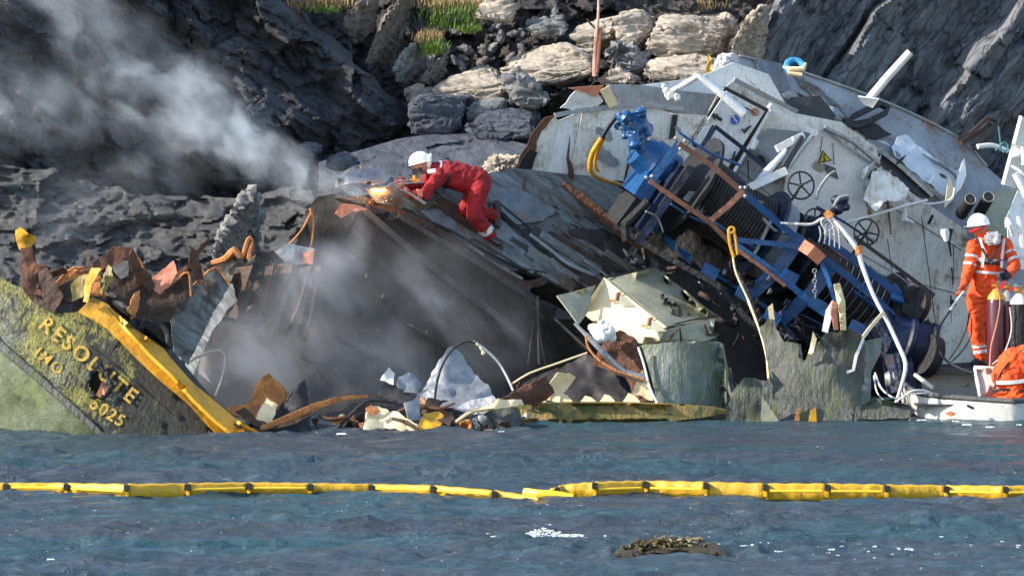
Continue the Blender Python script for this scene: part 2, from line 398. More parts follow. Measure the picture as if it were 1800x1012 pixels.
# ------------------------------------------------------------------ water
def build_water():
    m, nt, bs = newmat('sea_water')
    bs.inputs['Base Color'].default_value = (.012, .045, .065, 1); bs.inputs['Roughness'].default_value = .17; bs.inputs['IOR'].default_value = 1.33
    ci = coords(nt, (1, 1, 1))
    big = noise(nt, coords(nt, (.25, .5, 1)), 1.0, 3, .5)
    col = mix(nt, ramp(nt, big, [(.40, (0, 0, 0)), (.62, (1, 1, 1))]), (.044, .058, .076), (.028, .072, .090))
    nt.links.new(col, bs.inputs['Base Color'])
    co = coords(nt, (.6, 1.9, 1)); n1 = bump(nt, bs, noise(nt, co, 3.4, 7, .7, .6), 1.0, .11)
    bump(nt, bs, noise(nt, coords(nt, (1.0, 1.3, 1)), 14, 4, .6, .3), .8, .02, n1)
    xs = np.concatenate([np.linspace(-60, -8, 30)[:-1], np.arange(-8, 8, .032), np.linspace(8, 60, 30)])
    ys = np.concatenate([np.linspace(-70, -20, 60)[:-1], np.arange(-20, 3.2, .06), np.linspace(3.4, 12, 12)])
    X, Yy = np.meshgrid(xs, ys); p = np.stack([X.ravel(), Yy.ravel(), 0 * X.ravel()], 1)
    q = p * np.array([.62, 1.0, 1]); wq = q + .35 * np.stack([fbm(q * 1.1, 2, 31), fbm(q * 1.1, 2, 41), 0 * q[:, 0]], 1)
    z = .020 * ridged(wq * 1.2, 2, 5) + .026 * ridged(wq * np.array([1.9, 5.0, 1]), 2, 9) + .016 * fbm(q * np.array([3.2, 13, 1]), 2, 21) + .014 * ridged(wq * np.array([1.9, 6.5, 1]), 3, 27)
    z = z * (1.05 + .7 * fbm(q * np.array([.22, .45, 1]), 2, 55))
    # swell breaking over the awash rock
    d = np.hypot((p[:, 0] - 1.4) / 2.2, (p[:, 1] + 17.0) / 1.0); z += .05 * np.exp(-d * d) * ridged(q * 5, 2, 3)
    p[:, 2] = z - .03
    ny, nx = X.shape; idx = np.arange(nx * ny).reshape(ny, nx)
    f = np.stack([idx[:-1, :-1], idx[:-1, 1:], idx[1:, 1:], idx[1:, :-1]], -1).reshape(-1, 4)
    me = bpy.data.meshes.new('water'); me.from_pydata(p.tolist(), [], f.tolist()); me.update()
    tag(link('water', me, m, None, True), kind='structure')
build_water()

# ------------------------------------------------------------------ rock
RM = dict(
 head=rockmat('dark_slate', (.022, .023, .029), (.085, .09, .105), (.04, .038, .04), .42, rot=(0, R(-30), 0), stretch=(1, 1, 3.5), scale=1.3, bmp=1.0, cracks=.8, veins=.25),  # dark for wet rock, plus painted-in shade of the face turned from the sun
 shelf=rockmat('wet_grey_shelf', (.055, .06, .07), (.17, .168, .165), (.022, .024, .028), .4, rot=(0, R(-7), 0), stretch=(1, 1, 4), scale=2.2, bmp=1.0, cracks=.3, veins=.5),
 blue=rockmat('shade_blue_slate', (.06, .07, .095), (.12, .135, .165), (.028, .034, .048), .6, rot=(0, R(-20), 0), stretch=(1, 1, 4), scale=1.8, bmp=.9, cracks=.3),  # the cliff's bluish shadow is put into this rock colour
 scree=rockmat('dark_scree', (.03, .03, .034), (.10, .095, .09), (.06, .045, .035), .4, rot=(0, 0, 0), stretch=(1, 1, 1), scale=3.0, bmp=1.0, cracks=.9, veins=.5),
 slab=rockmat('right_slate_slab', (.13, .14, .16), (.24, .25, .27), (.05, .054, .064), .45, rot=(0, R(-125), 0), stretch=(1, 1, 5), scale=.9, bmp=1.0, cracks=1.0, veins=.22),
 beige=rockmat('beige_boulder', (.66, .56, .45), (.30, .255, .21), (.74, .65, .54), .75, rot=(0, R(-12), 0), stretch=(1, 1, 5), scale=1.6, bmp=1.0, cracks=.5),
 grey=rockmat('grey_boulder', (.26, .26, .265), (.12, .122, .13), (.36, .35, .34), .65, rot=(0, R(-25), 0), stretch=(1, 1, 4), scale=1.8, bmp=.8, cracks=.4),
 brown=rockmat('brown_slab', (.20, .17, .14), (.11, .10, .095), (.28, .25, .22), .7, rot=(0, R(-120), 0), stretch=(1, 1, 4), scale=1.6, bmp=.8, cracks=.4),
 weed=rockmat('weedy_rock', (.05, .04, .02), (.12, .095, .05), (.02, .018, .012), .4, stretch=(1, 1, 2), scale=6, bmp=1.0),
)
def sheet(name, xs, ys, fn, mat, mask=None):
    """A continuous rock face given by its real depth over the view."""
    X, Y0 = np.meshgrid(xs, ys); px = X.ravel().astype(float); py = Y0.ravel().astype(float)
    px, py, D = fn(px, py)
    d = D - CAMY; V = np.stack([(px - 900) / F * d, D, CAMZ - (py - HOR) / F * d], 1)
    ny, nx = X.shape; idx = np.arange(nx * ny).reshape(ny, nx)
    f = np.stack([idx[:-1, :-1], idx[1:, :-1], idx[1:, 1:], idx[:-1, 1:]], -1).reshape(-1, 4)
    if mask is not None:
        k = mask(X.ravel(), Y0.ravel()); f = f[k[f].all(1)]
    me = bpy.data.meshes.new(name); me.from_pydata(V.tolist(), [], f.tolist()); me.update()
    o = link(name, me, mat, None, 'auto'); me.set_sharp_from_angle(angle=R(50))
    return tag(o, kind='structure')
def saw(t, p):  # slow dip, sharp step
    u = t / p; f = u - np.floor(u); return np.where(f < .82, f / .82, (1 - f) / .18)
def XZ(px, py): return (px - 900) * .0074, (HOR - py) * .0074 + 4

def headland(px, py):
    ex = np.interp(py, [-160, -100, 0, 60, 120, 170, 215, 250, 300, 420], [330, 400, 500, 575, 648, 695, 722, 712, 690, 640])
    X, Z = XZ(px, py); q = np.stack([X, Z * .9, 0 * X], 1)
    over = np.maximum(0, px - ex + 26); px = np.minimum(px, ex - 6 + 14 * vnoise(np.stack([py / 23, 0 * py, 0 * py], 1), 4)) 
    D = 3.6 + .42 * (X + 6.5) + .42 * (Z - 2) + over * .035
    s1 = X * math.cos(.9) + Z * math.sin(.9)
    D += .35 * saw(s1 + .35 * fbm(q * .7, 3, 2), .85) + .07 * saw(X * .5 + Z * .87 + .12 * fbm(q * 1.6, 2, 8), .19) - .24 * ridged(q * np.array([.8, .8, 1]) + 3, 2, 11)
    wq = q[:, :2] + .12 * np.stack([fbm(q * 2, 3, 61), fbm(q * 2, 3, 67)], 1)
    D += .30 * facets(rot2(wq, -38, 1.1, 2.0), 5) + .14 * facets(rot2(wq, -30, 2.6, 5.0), 9) + .05 * facets(rot2(wq, -40, 6, 11), 13) - .02 * ridged(q * np.array([9, 14, 1]), 2, 17)
    top = np.maximum(0, -100 - py); py = np.maximum(py, -100 - .1 * top); D = D + top * .05
    return px, py, D
sheet('cliff_headland', np.arange(-520, 745, 3.6), np.arange(-230, 440, 3.6), headland, RM['head'])

def shelf(px, py):
    X, Z = XZ(px, py); q = np.stack([X, Z, 0 * X], 1)
    top = np.interp(px, [-500, 0, 100, 200, 300, 420, 520, 620], [290, 292, 300, 330, 350, 345, 330, 335]); over = np.maximum(0, top - py); py = np.maximum(py, top + 6 * vnoise(np.stack([px / 19, 0 * py, 0 * py], 1), 8))
    D = 1.6 + (640 - py) * .0062 + over * .04 + .3 * np.sin(X * 1.1)
    st = Z * 1.0 + .12 * X + .10 * fbm(q * np.array([.8, 1.5, 1]), 3, 5)
    D += -.09 * ridged(q * np.array([.9, 2.2, 1]) + .5 * np.stack([fbm(q * 1.5, 2, 9)] * 3, 1), 3, 6) - .015 * ridged(q * np.array([4, 16, 1]), 2, 16)
    wq = q[:, :2] + .10 * np.stack([fbm(q * 2, 3, 62), fbm(q * 2, 3, 68)], 1); D += .16 * facets(rot2(wq, 12, .9, 2.6), 25) + .08 * facets(rot2(wq, 8, 2.2, 6.5), 29) + .03 * facets(rot2(wq, 14, 5, 15), 33)
    return px, py, D
sheet('rock_shelf', np.arange(-500, 600, 4), np.arange(250, 780, 3.5), shelf, RM['shelf'])

def scree(px, py):
    X, Z = XZ(px, py); q = np.stack([X, Z, 0 * X], 1)
    D = 8.6 + .75 * (Z - 3.2) + .12 * X
    D += -.14 * ridged(q * 1.2, 2, 21) + .20 * facets(rot2(q, 20, 1.6, 2.6), 65) + .12 * facets(rot2(q, -20, 5, 6), 69) + .06 * facets(rot2(q, 10, 13, 13), 73)
    s1 = X * math.cos(.45) - Z * math.sin(.45) 
    k = np.clip((900 - px) / 200, 0, 1); D += k * .5 * saw(s1 + .1 * fbm(q, 3, 2), .72)
    return px, py, D
sheet('scree_slope', np.arange(430, 1500, 4), np.arange(-420, 420, 4), scree, RM['scree'])

def ripple(px, py):
    X, Z = XZ(px, py); q = np.stack([X, Z, 0 * X], 1)
    top = np.interp(px, [560, 640, 700, 780, 860, 960], [285, 262, 244, 232, 238, 262]); over = np.maximum(0, top - py); py = np.maximum(py, top)
    D = 4.4 + (330 - py) * .016 + over * .04
    D += .05 * facets(rot2(q, 5, 1.2, 4), 85) - .045 * ridged(q * np.array([3.2, 9, 1]) + .6 * np.stack([fbm(q * 2, 2, 3)] * 3, 1), 3, 61)
    return px, py, D
sheet('rippled_slab', np.arange(560, 985, 3), np.arange(215, 400, 2.5), ripple, RM['blue'])

def rslab(px, py):
    X, Z = XZ(px, py); q = np.stack([X, Z, 0 * X], 1)
    an = R(35); t = X * math.cos(an) - Z * math.sin(an)      # across the bedding, whose lines lean to the upper right
    lf = np.interp(py, [-300, 0, 60, 120, 180, 420], [1440, 1362, 1338, 1300, 1270, 1200]); over = np.maximum(0, lf - px + 10); px = np.maximum(px, lf)
    D = 7.0 + .20 * (X - 3) + .35 * (Z - 3.5) + over * .03
    t = t + .16 * fbm(q * np.array([.7, .7, 1]), 3, 71)
    D += .85 * saw(t + .21, 1.35) + .12 * saw(t + .1 * fbm(q * 2, 2, 5), .31) - .06 * ridged(np.stack([t * 6, (X * math.sin(an) + Z * math.cos(an)) * .9, 0 * X], 1), 4, 72) - .04 * ridged(q * 1.6, 2, 75)
    wq = q[:, :2] + .10 * np.stack([fbm(q * 2, 3, 63), fbm(q * 2, 3, 69)], 1); D += .16 * facets(rot2(wq, 55, .6, 1.9), 45) + .07 * facets(rot2(wq, 52, 1.6, 5), 49) + .03 * facets(rot2(wq, 60, 5, 9), 53)
    D += .5 * np.exp(-((t - 1.07) / .04) ** 2)
    return px, py, D
sheet('cliff_slabs', np.arange(1190, 2300, 4), np.arange(-420, 420, 4), rslab, RM['slab'])

# the deeper backdrop of the cove, above and to the sides of what the lens sees
def back(px, py):
    X, Z = XZ(px, py); q = np.stack([X, Z, 0 * X], 1)
    return px, py, 12.5 + .6 * (Z - 4) - .8 * ridged(q * .35, 5, 81) - .2 * ridged(q * 2, 3, 83) + 0.06 * X * X * .05
sheet('cliff', np.arange(-900, 2700, 16), np.arange(-560, 720, 14), back, RM['head'])

def boulder(pts, mat, label, sub=4, amp=.035, strat=(0, .12), seed=0, cuts=None, cat='boulder', group=None, name='boulder'):
    """convex block through real 3D corners, split into beds and roughened"""
    bm = bmesh.new()
    for p in pts: bm.verts.new(P(*p))
    r = bmesh.ops.convex_hull(bm, input=bm.verts[:]); 
    bmesh.ops.delete(bm, geom=list({g for g in r['geom_interior'] + r['geom_unused'] if isinstance(g, bmesh.types.BMVert) and g.is_valid}), context='VERTS')
    bmesh.ops.bevel(bm, geom=bm.edges[:], offset=.035, segments=2, affect='EDGES', clamp_overlap=True)
    bmesh.ops.triangulate(bm, faces=bm.faces[:])
    for _ in range(sub + 3):
        e = [e for e in bm.edges if e.calc_length() > .045]
        if not e or len(bm.verts) > 14000: break
        bmesh.ops.subdivide_edges(bm, edges=e, cuts=1); bmesh.ops.triangulate(bm, faces=[f for f in bm.faces if len(f.verts) > 3])
    bm.normal_update(); co = np.array([v.co[:] for v in bm.verts]); no = np.array([v.normal[:] for v in bm.verts])
    a, k = strat; s = co[:, 2] * math.cos(a) + co[:, 0] * math.sin(a) + .03 * fbm(co * 3, 2, seed)
    wc = np.stack([co[:, 0] + .6 * co[:, 1], co[:, 2]], 1) + .04 * np.stack([fbm(co * 3, 2, 7), fbm(co * 3, 2, 8)], 1); dg_ = math.degrees(a)
    d = amp * (fbm(co * 1.6 + seed, 2, seed) * .8 + .75 * (saw(s, k) - .5) + 1.3 * facets(rot2(wc, dg_, 1.8, 4.5), seed) + .7 * facets(rot2(wc, dg_, 4, 14), seed + 6) + .18 * ridged(co * np.array([8, 8, 20]), 2, seed + 5))
    co = co + no * d[:, None]
    for v, c in zip(bm.verts, co): v.co = c
    me = bpy.data.meshes.new(name); bm.to_mesh(me); bm.free()
    c = co.mean(0); c[2] = co[:, 2].min()
    o = link(name, me, mat, None, 'auto', origin=tuple(c)); me.set_sharp_from_angle(angle=R(60))
    return tag(o, label, cat, group)
def block(front, back, yf, yb, *a, **k):
    return boulder([(x, y, yf + (q[0] if q else 0)) for x, y, *q in front] + [(x, y, yb) for x, y in back], *a, **k)
B = RM
block([(735, 172), (795, 133, .2), (868, 122, .3), (888, 150), (880, 178), (800, 195), (745, 190)], [(770, 150), (860, 118), (900, 150), (880, 190)], 6.9, 8.3, B['beige'], 'pale striped boulder with fine dark bedding lines above the blue grey rocks', strat=(-.2, .09), seed=3)
block([(875, 125), (930, 95, .3), (1000, 85, .4), (1042, 92, .2), (1042, 125), (960, 148), (905, 150)], [(900, 105), (1000, 80), (1050, 90), (1045, 130), (920, 155)], 7.2, 8.8, B['beige'], 'long flat beige boulder left of the rusty pole', strat=(-.2, .13), seed=5)
block([(882, 132), (905, 128, .1), (930, 145), (955, 165), (950, 183), (905, 178)], [(900, 130), (955, 160), (940, 185)], 6.5, 7.0, B['grey'], 'small rugged grey boulder wedged beneath the long flat beige one', amp=.06, seed=8)
block([(1000, 60), (1030, 40, .3), (1085, 30, .3), (1075, 60), (1040, 85), (1005, 80)], [(1030, 40), (1090, 30), (1080, 80)], 8.0, 9.0, B['beige'], 'rounded beige boulder behind the rusty pole', seed=9)
block([(1070, 45), (1085, 26, .2), (1130, 22, .3), (1155, 45, .35), (1125, 78), (1095, 78)], [(1100, 22), (1160, 40), (1140, 85)], 7.6, 8.6, B['beige'], 'angular beige boulder with a dark right side at top centre', seed=11)
block([(1058, 80), (1075, 68, .1), (1110, 72, .1), (1135, 95, .2), (1130, 118), (1085, 128), (1062, 112)], [(1080, 68), (1140, 95), (1120, 125)], 7.1, 7.8, B['grey'], 'lumpy dark grey boulder just right of the rusty pole', amp=.09, seed=13)
block([(1148, 60), (1165, 28, .3), (1270, 30, .35), (1282, 40, .3), (1258, 98), (1145, 98), (1135, 85)], [(1170, 26), (1295, 35), (1275, 105)], 7.4, 8.6, B['beige'], 'big square beige slab with close layered beds beside the right cliff', strat=(0, .07), seed=15, amp=.045)
block([(1122, 130), (1150, 108, .3), (1235, 98, .4), (1262, 110, .2), (1240, 138), (1150, 148)], [(1150, 105), (1265, 105), (1245, 145)], 6.6, 7.6, B['beige'], 'low beige boulder lying against the wreck top', seed=17)
block([(1060, 135), (1078, 120, .1), (1112, 130, .2), (1122, 145), (1065, 146)], [(1085, 120), (1125, 140)], 6.5, 7.0, B['beige'], 'small pale stone between the pole foot and the wreck', seed=19)
block([(1280, 85, .2), (1305, 40, .1), (1340, 8), (1350, 14, .5), (1325, 100, .6), (1290, 128, .4)], [(1350, 8), (1345, 110)], 6.6, 7.9, B['beige'], 'tall sunlit beige slab leaning against the right cliff', seed=21, strat=(.9, .12))
block([(703, 160), (722, 152, .1), (765, 155, .3), (745, 182), (715, 185)], [(740, 150), (760, 185)], 7.2, 7.8, B['beige'], 'small pale rock right of the dark headland edge', seed=23, amp=.06)
block([(718, 190), (740, 172, .2), (822, 168, .4), (812, 205, .2), (795, 232), (722, 236)], [(745, 170), (830, 175), (800, 240)], 5.9, 7.0, B['blue'], 'blue grey rock with rippled face left of centre in the shade', seed=25, amp=.05)
block([(812, 228), (850, 200, .3), (900, 190, .4), (935, 202, .3), (940, 235), (860, 246)], [(850, 195), (945, 200), (930, 250)], 5.7, 7.0, B['blue'], 'smooth rounded blue grey rock beside the torn wreck end', seed=27, amp=.03)
block([(815, 195), (848, 180, .1), (895, 176, .1), (860, 200), (825, 215)], [(850, 176), (890, 195)], 6.4, 7.0, B['grey'], 'thin grey slab sandwiched between the blue grey rocks', seed=29)
block([(640, 112), (675, 20, .2), (705, -10, .3), (722, -12, .6), (700, 60, .6), (672, 108, .5)], [(730, -10), (690, 115)], 7.6, 8.4, B['brown'], 'upright narrow slab with a sunlit left edge beside the headland', seed=31, strat=(.9, .1))
block([(600, 30), (648, -12, .2), (668, -10, .4), (655, 60, .4), (632, 80, .2), (612, 70)], [(660, -15), (645, 85)], 7.9, 8.6, B['brown'], 'brown cracked rock on the headland shoulder at top', seed=33)
block([(690, 120), (712, 82, .1), (758, 75, .5), (750, 110, .5), (712, 150, .2), (695, 145)], [(755, 72), (730, 150)], 7.5, 8.2, B['grey'], 'grey wedge of rock under the grass tufts', seed=35, strat=(.8, .1))
block([(735, 145), (760, 110, .1), (785, 95, .2), (790, 115, .3), (760, 150, .2)], [(785, 92), (765, 152)], 7.4, 7.9, B['brown'], 'small reddish brown slab leaning right of the grey wedge', seed=37, strat=(.8, .1))
block([(920, 42), (930, 38, .1), (995, 38, .2), (1000, 50), (985, 62), (945, 66)], [(930, 36), (1000, 48)], 8.0, 8.5, B['grey'], 'flat light grey stone ledge at the top left of the pole', seed=39, strat=(0, .06))
block([(845, 300), (862, 278, .1), (905, 268, .2), (925, 275), (905, 300), (860, 306)], [(870, 270), (925, 290)], 4.3, 4.9, B['beige'], 'low cream rock behind the kneeling worker', seed=41, amp=.05, strat=(.5, .06))
block([(222, 370), (240, 350, .2), (275, 344, .3), (305, 352, .2), (312, 385), (230, 390)], [(250, 345), (310, 360), (290, 395)], 1.9, 2.6, B['shelf'], 'rounded dark boulder on the shelf in the smoke', seed=43, amp=.04)
block([(368, 470), (385, 410, -.05), (425, 345, .1), (448, 335, .2), (455, 380, .3), (432, 460, .3), (400, 520, .2)], [(455, 340), (450, 500)], 1.0, 1.7, B['grey'], 'tall wet grey rock spire with pale barnacles beside the burnt deck', seed=45, amp=.06, strat=(1.0, .08))
block([(430, 190), (440, 172, .1), (478, 205, .2), (485, 235, .1), (450, 225)], [(480, 200), (460, 235)], 3.9, 4.5, B['blue'], 'small slab ledge sticking out of the dark headland face', seed=47)
for i, (x, y, s, lb) in enumerate([(600, 288, 34, 'narrow flat stone at the foot of the headland'), (545, 262, 24, 'small pointed stone at the foot of the headland'), (800, 28, 30, 'stone under the right grass tuft'), (870, 20, 40, 'blocky stone at the top edge right of the grass'), (1190, 8, 45, 'dark stone at the top edge above the square slab')]):
    r = random.Random(i); block([(x - s, y + s * .2), (x - s * .6, y - s * .4, .1), (x + s * .5, y - s * .5, .2), (x + s, y, .1), (x + s * .4, y + s * .4)], [(x, y - s * .5), (x + s * .8, y + s * .3)], 4.3 if y > 200 else 7.9, 5.0 if y > 200 else 8.6, B[['blue', 'blue', 'scree', 'beige', 'scree'][i]], lb, sub=2, seed=60 + i)
# loose scree stones
for i in range(70):
    x = rnd.uniform(705, 1000); y = rnd.uniform(45, 120); s = rnd.uniform(4, 11)
    if (y - 120) > -(x - 760) * .35 and x > 900: y -= 20
    D = float(scree(np.array([x]), np.array([y]))[2][0]) - .08
    g = ball(P(x, y, D), s * .0075, 1.4, 1, .7, 9, 6, Matrix.Rotation(rnd.uniform(0, 3), 3, 'Y'))
    V = [v + Vector((rnd.uniform(-1, 1), rnd.uniform(-1, 1), rnd.uniform(-1, 1))) * s * .0014 for v in g[0]]
    o = mk('stone', [(V, g[1])], RM[rnd.choice(['scree', 'grey', 'grey', 'brown'])], smooth=False)
    tag(o, 'loose small stone lying on the dark scree between the boulders', 'stone', 'loose stones on the scree')

# seaweed-covered rock awash in front of the boom
def weedrock():
    pts = [(1085, 974), (1110, 961), (1150, 951), (1200, 949), (1230, 956), (1268, 965), (1200, 977)]
    yw = Yw(968)
    root = thing('awash_rock', 'low seaweed covered rock breaking the surface in the foreground', 'rock', P(1170, 968, yw))
    bm = [(x, y, yw + .15) for x, y in pts] + [(x, min(y + 14, 985), yw - .5) for x, y in pts] + [(1090, 985, yw - .3), (1260, 985, yw - .3)]
    o = boulder(bm, RM['weed'], None, sub=3, amp=.045, seed=5, name='rock'); me = o.data
    me.transform(Matrix.Translation(Vector(o.location) - Vector(root.location))); o.location = (0, 0, 0); o.parent = root
    for k_ in ('label', 'category'):
        if k_ in o: del o[k_]
    g = []
    r = random.Random(3)
    for i in range(260):
        t = r.random(); x = 1100 + t * 140; y = np.interp(x, [1100, 1150, 1200, 1240], [958, 945, 942, 953]) + r.uniform(0, 14)
        a = P(x, y + 2, yw + r.uniform(-.3, .0)); pts_ = [a]; dx = r.uniform(-.05, .05)
        for k in range(4): pts_.append(pts_[-1] + Vector((dx * .5 + r.uniform(-.03, .03), -.03, r.uniform(-.02, .018))))
        g.append(tube(pts_, [.008, .012, .013, .011, .004], 5))
    mk('seaweed', g, M['weedy'], root)
M['weedy'] = paint('brown_seaweed', (.20, .15, .06), (.05, .038, .016), 12, 0, rough=.35, bmp=.4)
weedrock()
# foam flecks and the wave breaking on it
M['foam'] = paint('sea_foam', (.80, .84, .86), (.7, .76, .8), 10, 0, rough=.6, bmp=.3, dirt=0)
fg = []
r = random.Random(11)
def fleck(x, y, s, n=3):
    for k in range(n * 3):
        xx = x + r.uniform(-1, 1) * s * 1.4; yy = y + r.uniform(-.25, .25) * s * .5
        D = Yw(yy) ; fg.append(ball(P(xx, yy, D) + Vector((0, 0, .012)), min(s, 5) * .0021 * r.uniform(.3, 1.1), r.uniform(.8, 1.8), 1.2, .8, 8, 5))
for x, y, s, n in [(955, 932, 9, 14), (975, 938, 8, 10), (1005, 944, 6, 7), (1062, 944, 5, 3), (920, 943, 5, 6), (1095, 968, 8, 6), (1115, 972, 8, 5), (1310, 962, 6, 6), (1330, 960, 6, 5), (1372, 962, 5, 5), (1460, 968, 5, 5), (1530, 962, 7, 8), (1600, 968, 5, 4), (1385, 974, 4, 3), (960, 925, 6, 8), (72, 975, 6, 6), (90, 985, 4, 3), (1620, 740, 5, 8), (1700, 748, 5, 6), (1740, 752, 5, 6), (1680, 742, 4, 6), (1790, 748, 4, 4), (600, 764, 7, 6), (560, 762, 4, 4), (880, 760, 4, 4), (1155, 892, 4, 4), (760, 884, 4, 3), (1050, 958, 4, 5), (870, 945, 4, 6)]: fleck(x, y, s, n)
for i in range(120): fleck(r.uniform(0, 1800), r.uniform(880, 1010), 1.6, 1)
for i in range(110): fleck(min(1790, max(800, r.gauss(1280, 260))), r.gauss(962, 9), 2.4, 2)
for i in range(320): x = 915 + 110 * r.random() ** 1.4; fg.append(ball(P(x, 941 - 16 * math.exp(-((x - 955) / 22) ** 2) * r.random() + r.uniform(-2, 3), -16.0 + r.uniform(-.15, .15)), r.uniform(.002, .009), 1.5, 1, .8, 8, 5))
for i in range(40): fleck(r.uniform(0, 1800), r.uniform(770, 845), 1.5, 1)
tag(mk('sea_foam', fg, M['foam'], origin=(0, 0, 0)), 'white foam flecks and small breaking crests on the water', 'foam', kind='stuff')

# grass
def grass(x0, y0, w_, h_, n, mat, label, D, hgt=22, seed=0):
    r = random.Random(seed); V = []; Fc = []
    for i in range(n):
        x = r.gauss(x0, w_ * .4); y = r.gauss(y0, h_ * .35); a = P(x, y, D + r.uniform(-.25, .15)); h = hgt * .0073 * r.uniform(.4, 1.1)
        dx = r.uniform(-.6, .6) * h; wd = .007; k = len(V); dr = Vector((r.uniform(-1, 1), r.uniform(-1, 1), 0)).normalized() * wd
        mid = a + Vector((dx * .3, -.02, h * .65)); tip = a + Vector((dx, -.06 * r.random(), h))
        V += [a - dr, a + dr, mid + dr * .7, mid - dr * .7, tip]; Fc += [(k, k + 1, k + 2, k + 3), (k + 3, k + 2, k + 4)]
    tag(mk('grass', [(V, Fc)], mat, smooth=False), label, 'grass', kind='stuff')
GR = paint('fresh_green_grass', (.16, .26, .035), (.09, .15, .02), 9, 0, rough=.7, bmp=0, dirt=.2)
DG = paint('dry_straw_grass', (.46, .34, .16), (.24, .16, .08), 9, 0, rough=.8, bmp=0, dirt=.3)
grass(800, 38, 60, 26, 700, GR, 'green grass growing at the top beside the upright slabs', 8.15, 22, 1)
grass(826, 55, 20, 6, 500, GR, 'bright green round cushion of grass below the taller green grass', 7.95, 9, 2)
grass(762, 88, 26, 14, 520, GR, 'small yellow green tuft above the grey wedge rock', 7.7, 14, 3)
grass(755, 72, 28, 10, 420, DG, 'dry reddish straw tuft behind the small green one', 7.8, 20, 4)
grass(560, 12, 60, 14, 900, DG, 'dry straw grass on the headland shoulder at the top', 7.4, 24, 5)
grass(800, 14, 90, 16, 700, DG, 'dry brown grass along the top edge left of centre', 8.3, 22, 6)
grass(575, 20, 26, 6, 300, GR, 'short green patch under the dry grass at top', 7.2, 8, 7)
grass(1215, 14, 60, 10, 350, DG, 'dry twigs above the square beige slab', 8.6, 18, 8)
# ------------------------------------------------------------------ broken bow section
def text_on(name, s, x0, y0, ang, size, yf, mat, parent, space=1.0, off=.012, bold=.012):
    cu = bpy.data.curves.new('t', 'FONT'); cu.body = s; cu.size = 1; cu.space_character = space; cu.offset = bold; cu.resolution_u = 4
    o = bpy.data.objects.new('t', cu); C.objects.link(o); bpy.context.view_layer.update()
    me = bpy.data.meshes.new_from_object(o.evaluated_get(bpy.context.evaluated_depsgraph_get())); bpy.data.objects.remove(o)
    ca, sa = math.cos(R(ang)), math.sin(R(ang))
    for v in me.vertices:
        x, y = v.co.x * size, v.co.y * size; px = x0 + x * ca + y * sa; py = y0 + x * sa - y * ca
        v.co = P(px, py, yf(px, py) - off)
    me.name = name; return link(name, me, mat, parent, False)
def bowY(px, py):
    X = (px - 40) * .0065; Z = (765 - py) * .0065
    return -2.95 + .42 * Z - .14 * X + .115 * X * X
m_, nt_, bs_ = newmat('algae_stained_bow_paint')
def bowmat():
    m, nt, bs = m_, nt_, bs_
    co = coords(nt, (1, 1, 1)); cv = coords(nt, (5.5, 3, 1.3), (0, R(-14), 0))
    wr = noise(nt, cv, 3.6, 7, .7, 1.2); sp = N(nt, 'ShaderNodeSeparateXYZ'); nt.links.new(co, sp.inputs[0])
    # algae grows on the upper left of the plating, the lower right is scorched black
    mr = N(nt, 'ShaderNodeMapRange'); mr.inputs[1].default_value = -5.3; mr.inputs[2].default_value = -3.7; nt.links.new(sp.outputs[0], mr.inputs[0])
    ad = N(nt, 'ShaderNodeMath', operation='MULTIPLY_ADD'); nt.links.new(mr.outputs[0], ad.inputs[0]); ad.inputs[1].default_value = -.42
    mx = N(nt, 'ShaderNodeMath', operation='ADD'); nt.links.new(noise(nt, co, 2.4, 6, .7), mx.inputs[0]); nt.links.new(wr, mx.inputs[1]); nt.links.new(mx.outputs[0], ad.inputs[2])
    f = ramp(nt, ad.outputs[0], [(.84, (0, 0, 0)), (.91, (1, 1, 1))])
    alg = mix(nt, noise(nt, co, 9, 5, .7), (.17, .21, .012), (.78, .68, .15))
    alg = mix(nt, ramp(nt, noise(nt, co, 1.8, 4), [(.45, (0, 0, 0)), (.62, (1, 1, 1))]), alg, (.30, .32, .25))
    col = mix(nt, f, (.018, .022, .02), alg)
    col = mix(nt, ramp(nt, noise(nt, cv, 7.5, 6, .75, 1.8), [(.45, (.9,) * 3), (.53, (0, 0, 0))]), col, (.022, .028, .02))
    nt.links.new(col, bs.inputs['Base Color']); bs.inputs['Roughness'].default_value = .5
    n1 = bump(nt, bs, wr, 1.0, .16); bump(nt, bs, noise(nt, cv, 15, 5, .7), 1.0, .03, n1); return m
M['bow'] = bowmat()
M['lowbow'] = paint('pale_green_antifouling', (.16, .19, .13), (.04, .06, .02), 2.2, .38, rough=.45, bmp=.5, rustc=(.09, .105, .04), dirt=.9)
bow = thing('bow_section', 'severed yellow railed bow of the wreck with algae stained plating and faded name lettering', 'ship bow', P(200, 765, -2.6))
hull = plate('hull_plating', [(-70, 500), (-30, 470), (22, 500), (41, 506), (60, 527), (88, 535), (104, 552), (137, 548), (162, 524), (199, 571), (257, 629), (290, 662), (332, 708), (365, 745), (420, 785), (205, 785), (178, 762), (90, 684), (0, 606), (-70, 540)], M['bow'], bow, res=7, crumple=.022, cs=5, yf=bowY, thick=.03, holes=[(171, 673, 15, 20)], jag=.8)
def lowY(px, py):
    t = ((px - 0) * 156 - (py - 606) * 178) / 236.7     # px distance to the stem line, negative below it
    return bowY(px, py) + .0052 * max(0, -t)
plate('lower_hull', [(-70, 541), (0, 607), (90, 685), (178, 763), (195, 785), (-70, 785)], M['lowbow'], bow, res=9, crumple=.02, yf=lowY, thick=.03)
mk('stem_bar', [tube([P(x, y, bowY(x, y) - .015) for x, y in [(-70, 541), (-30, 578), (0, 606), (45, 645), (90, 684), (135, 724), (180, 766)]], [.05, .05, .055, .05, .045, .045, .04], 8, smooth=2, flat=.6)], M['slimedk'], bow)
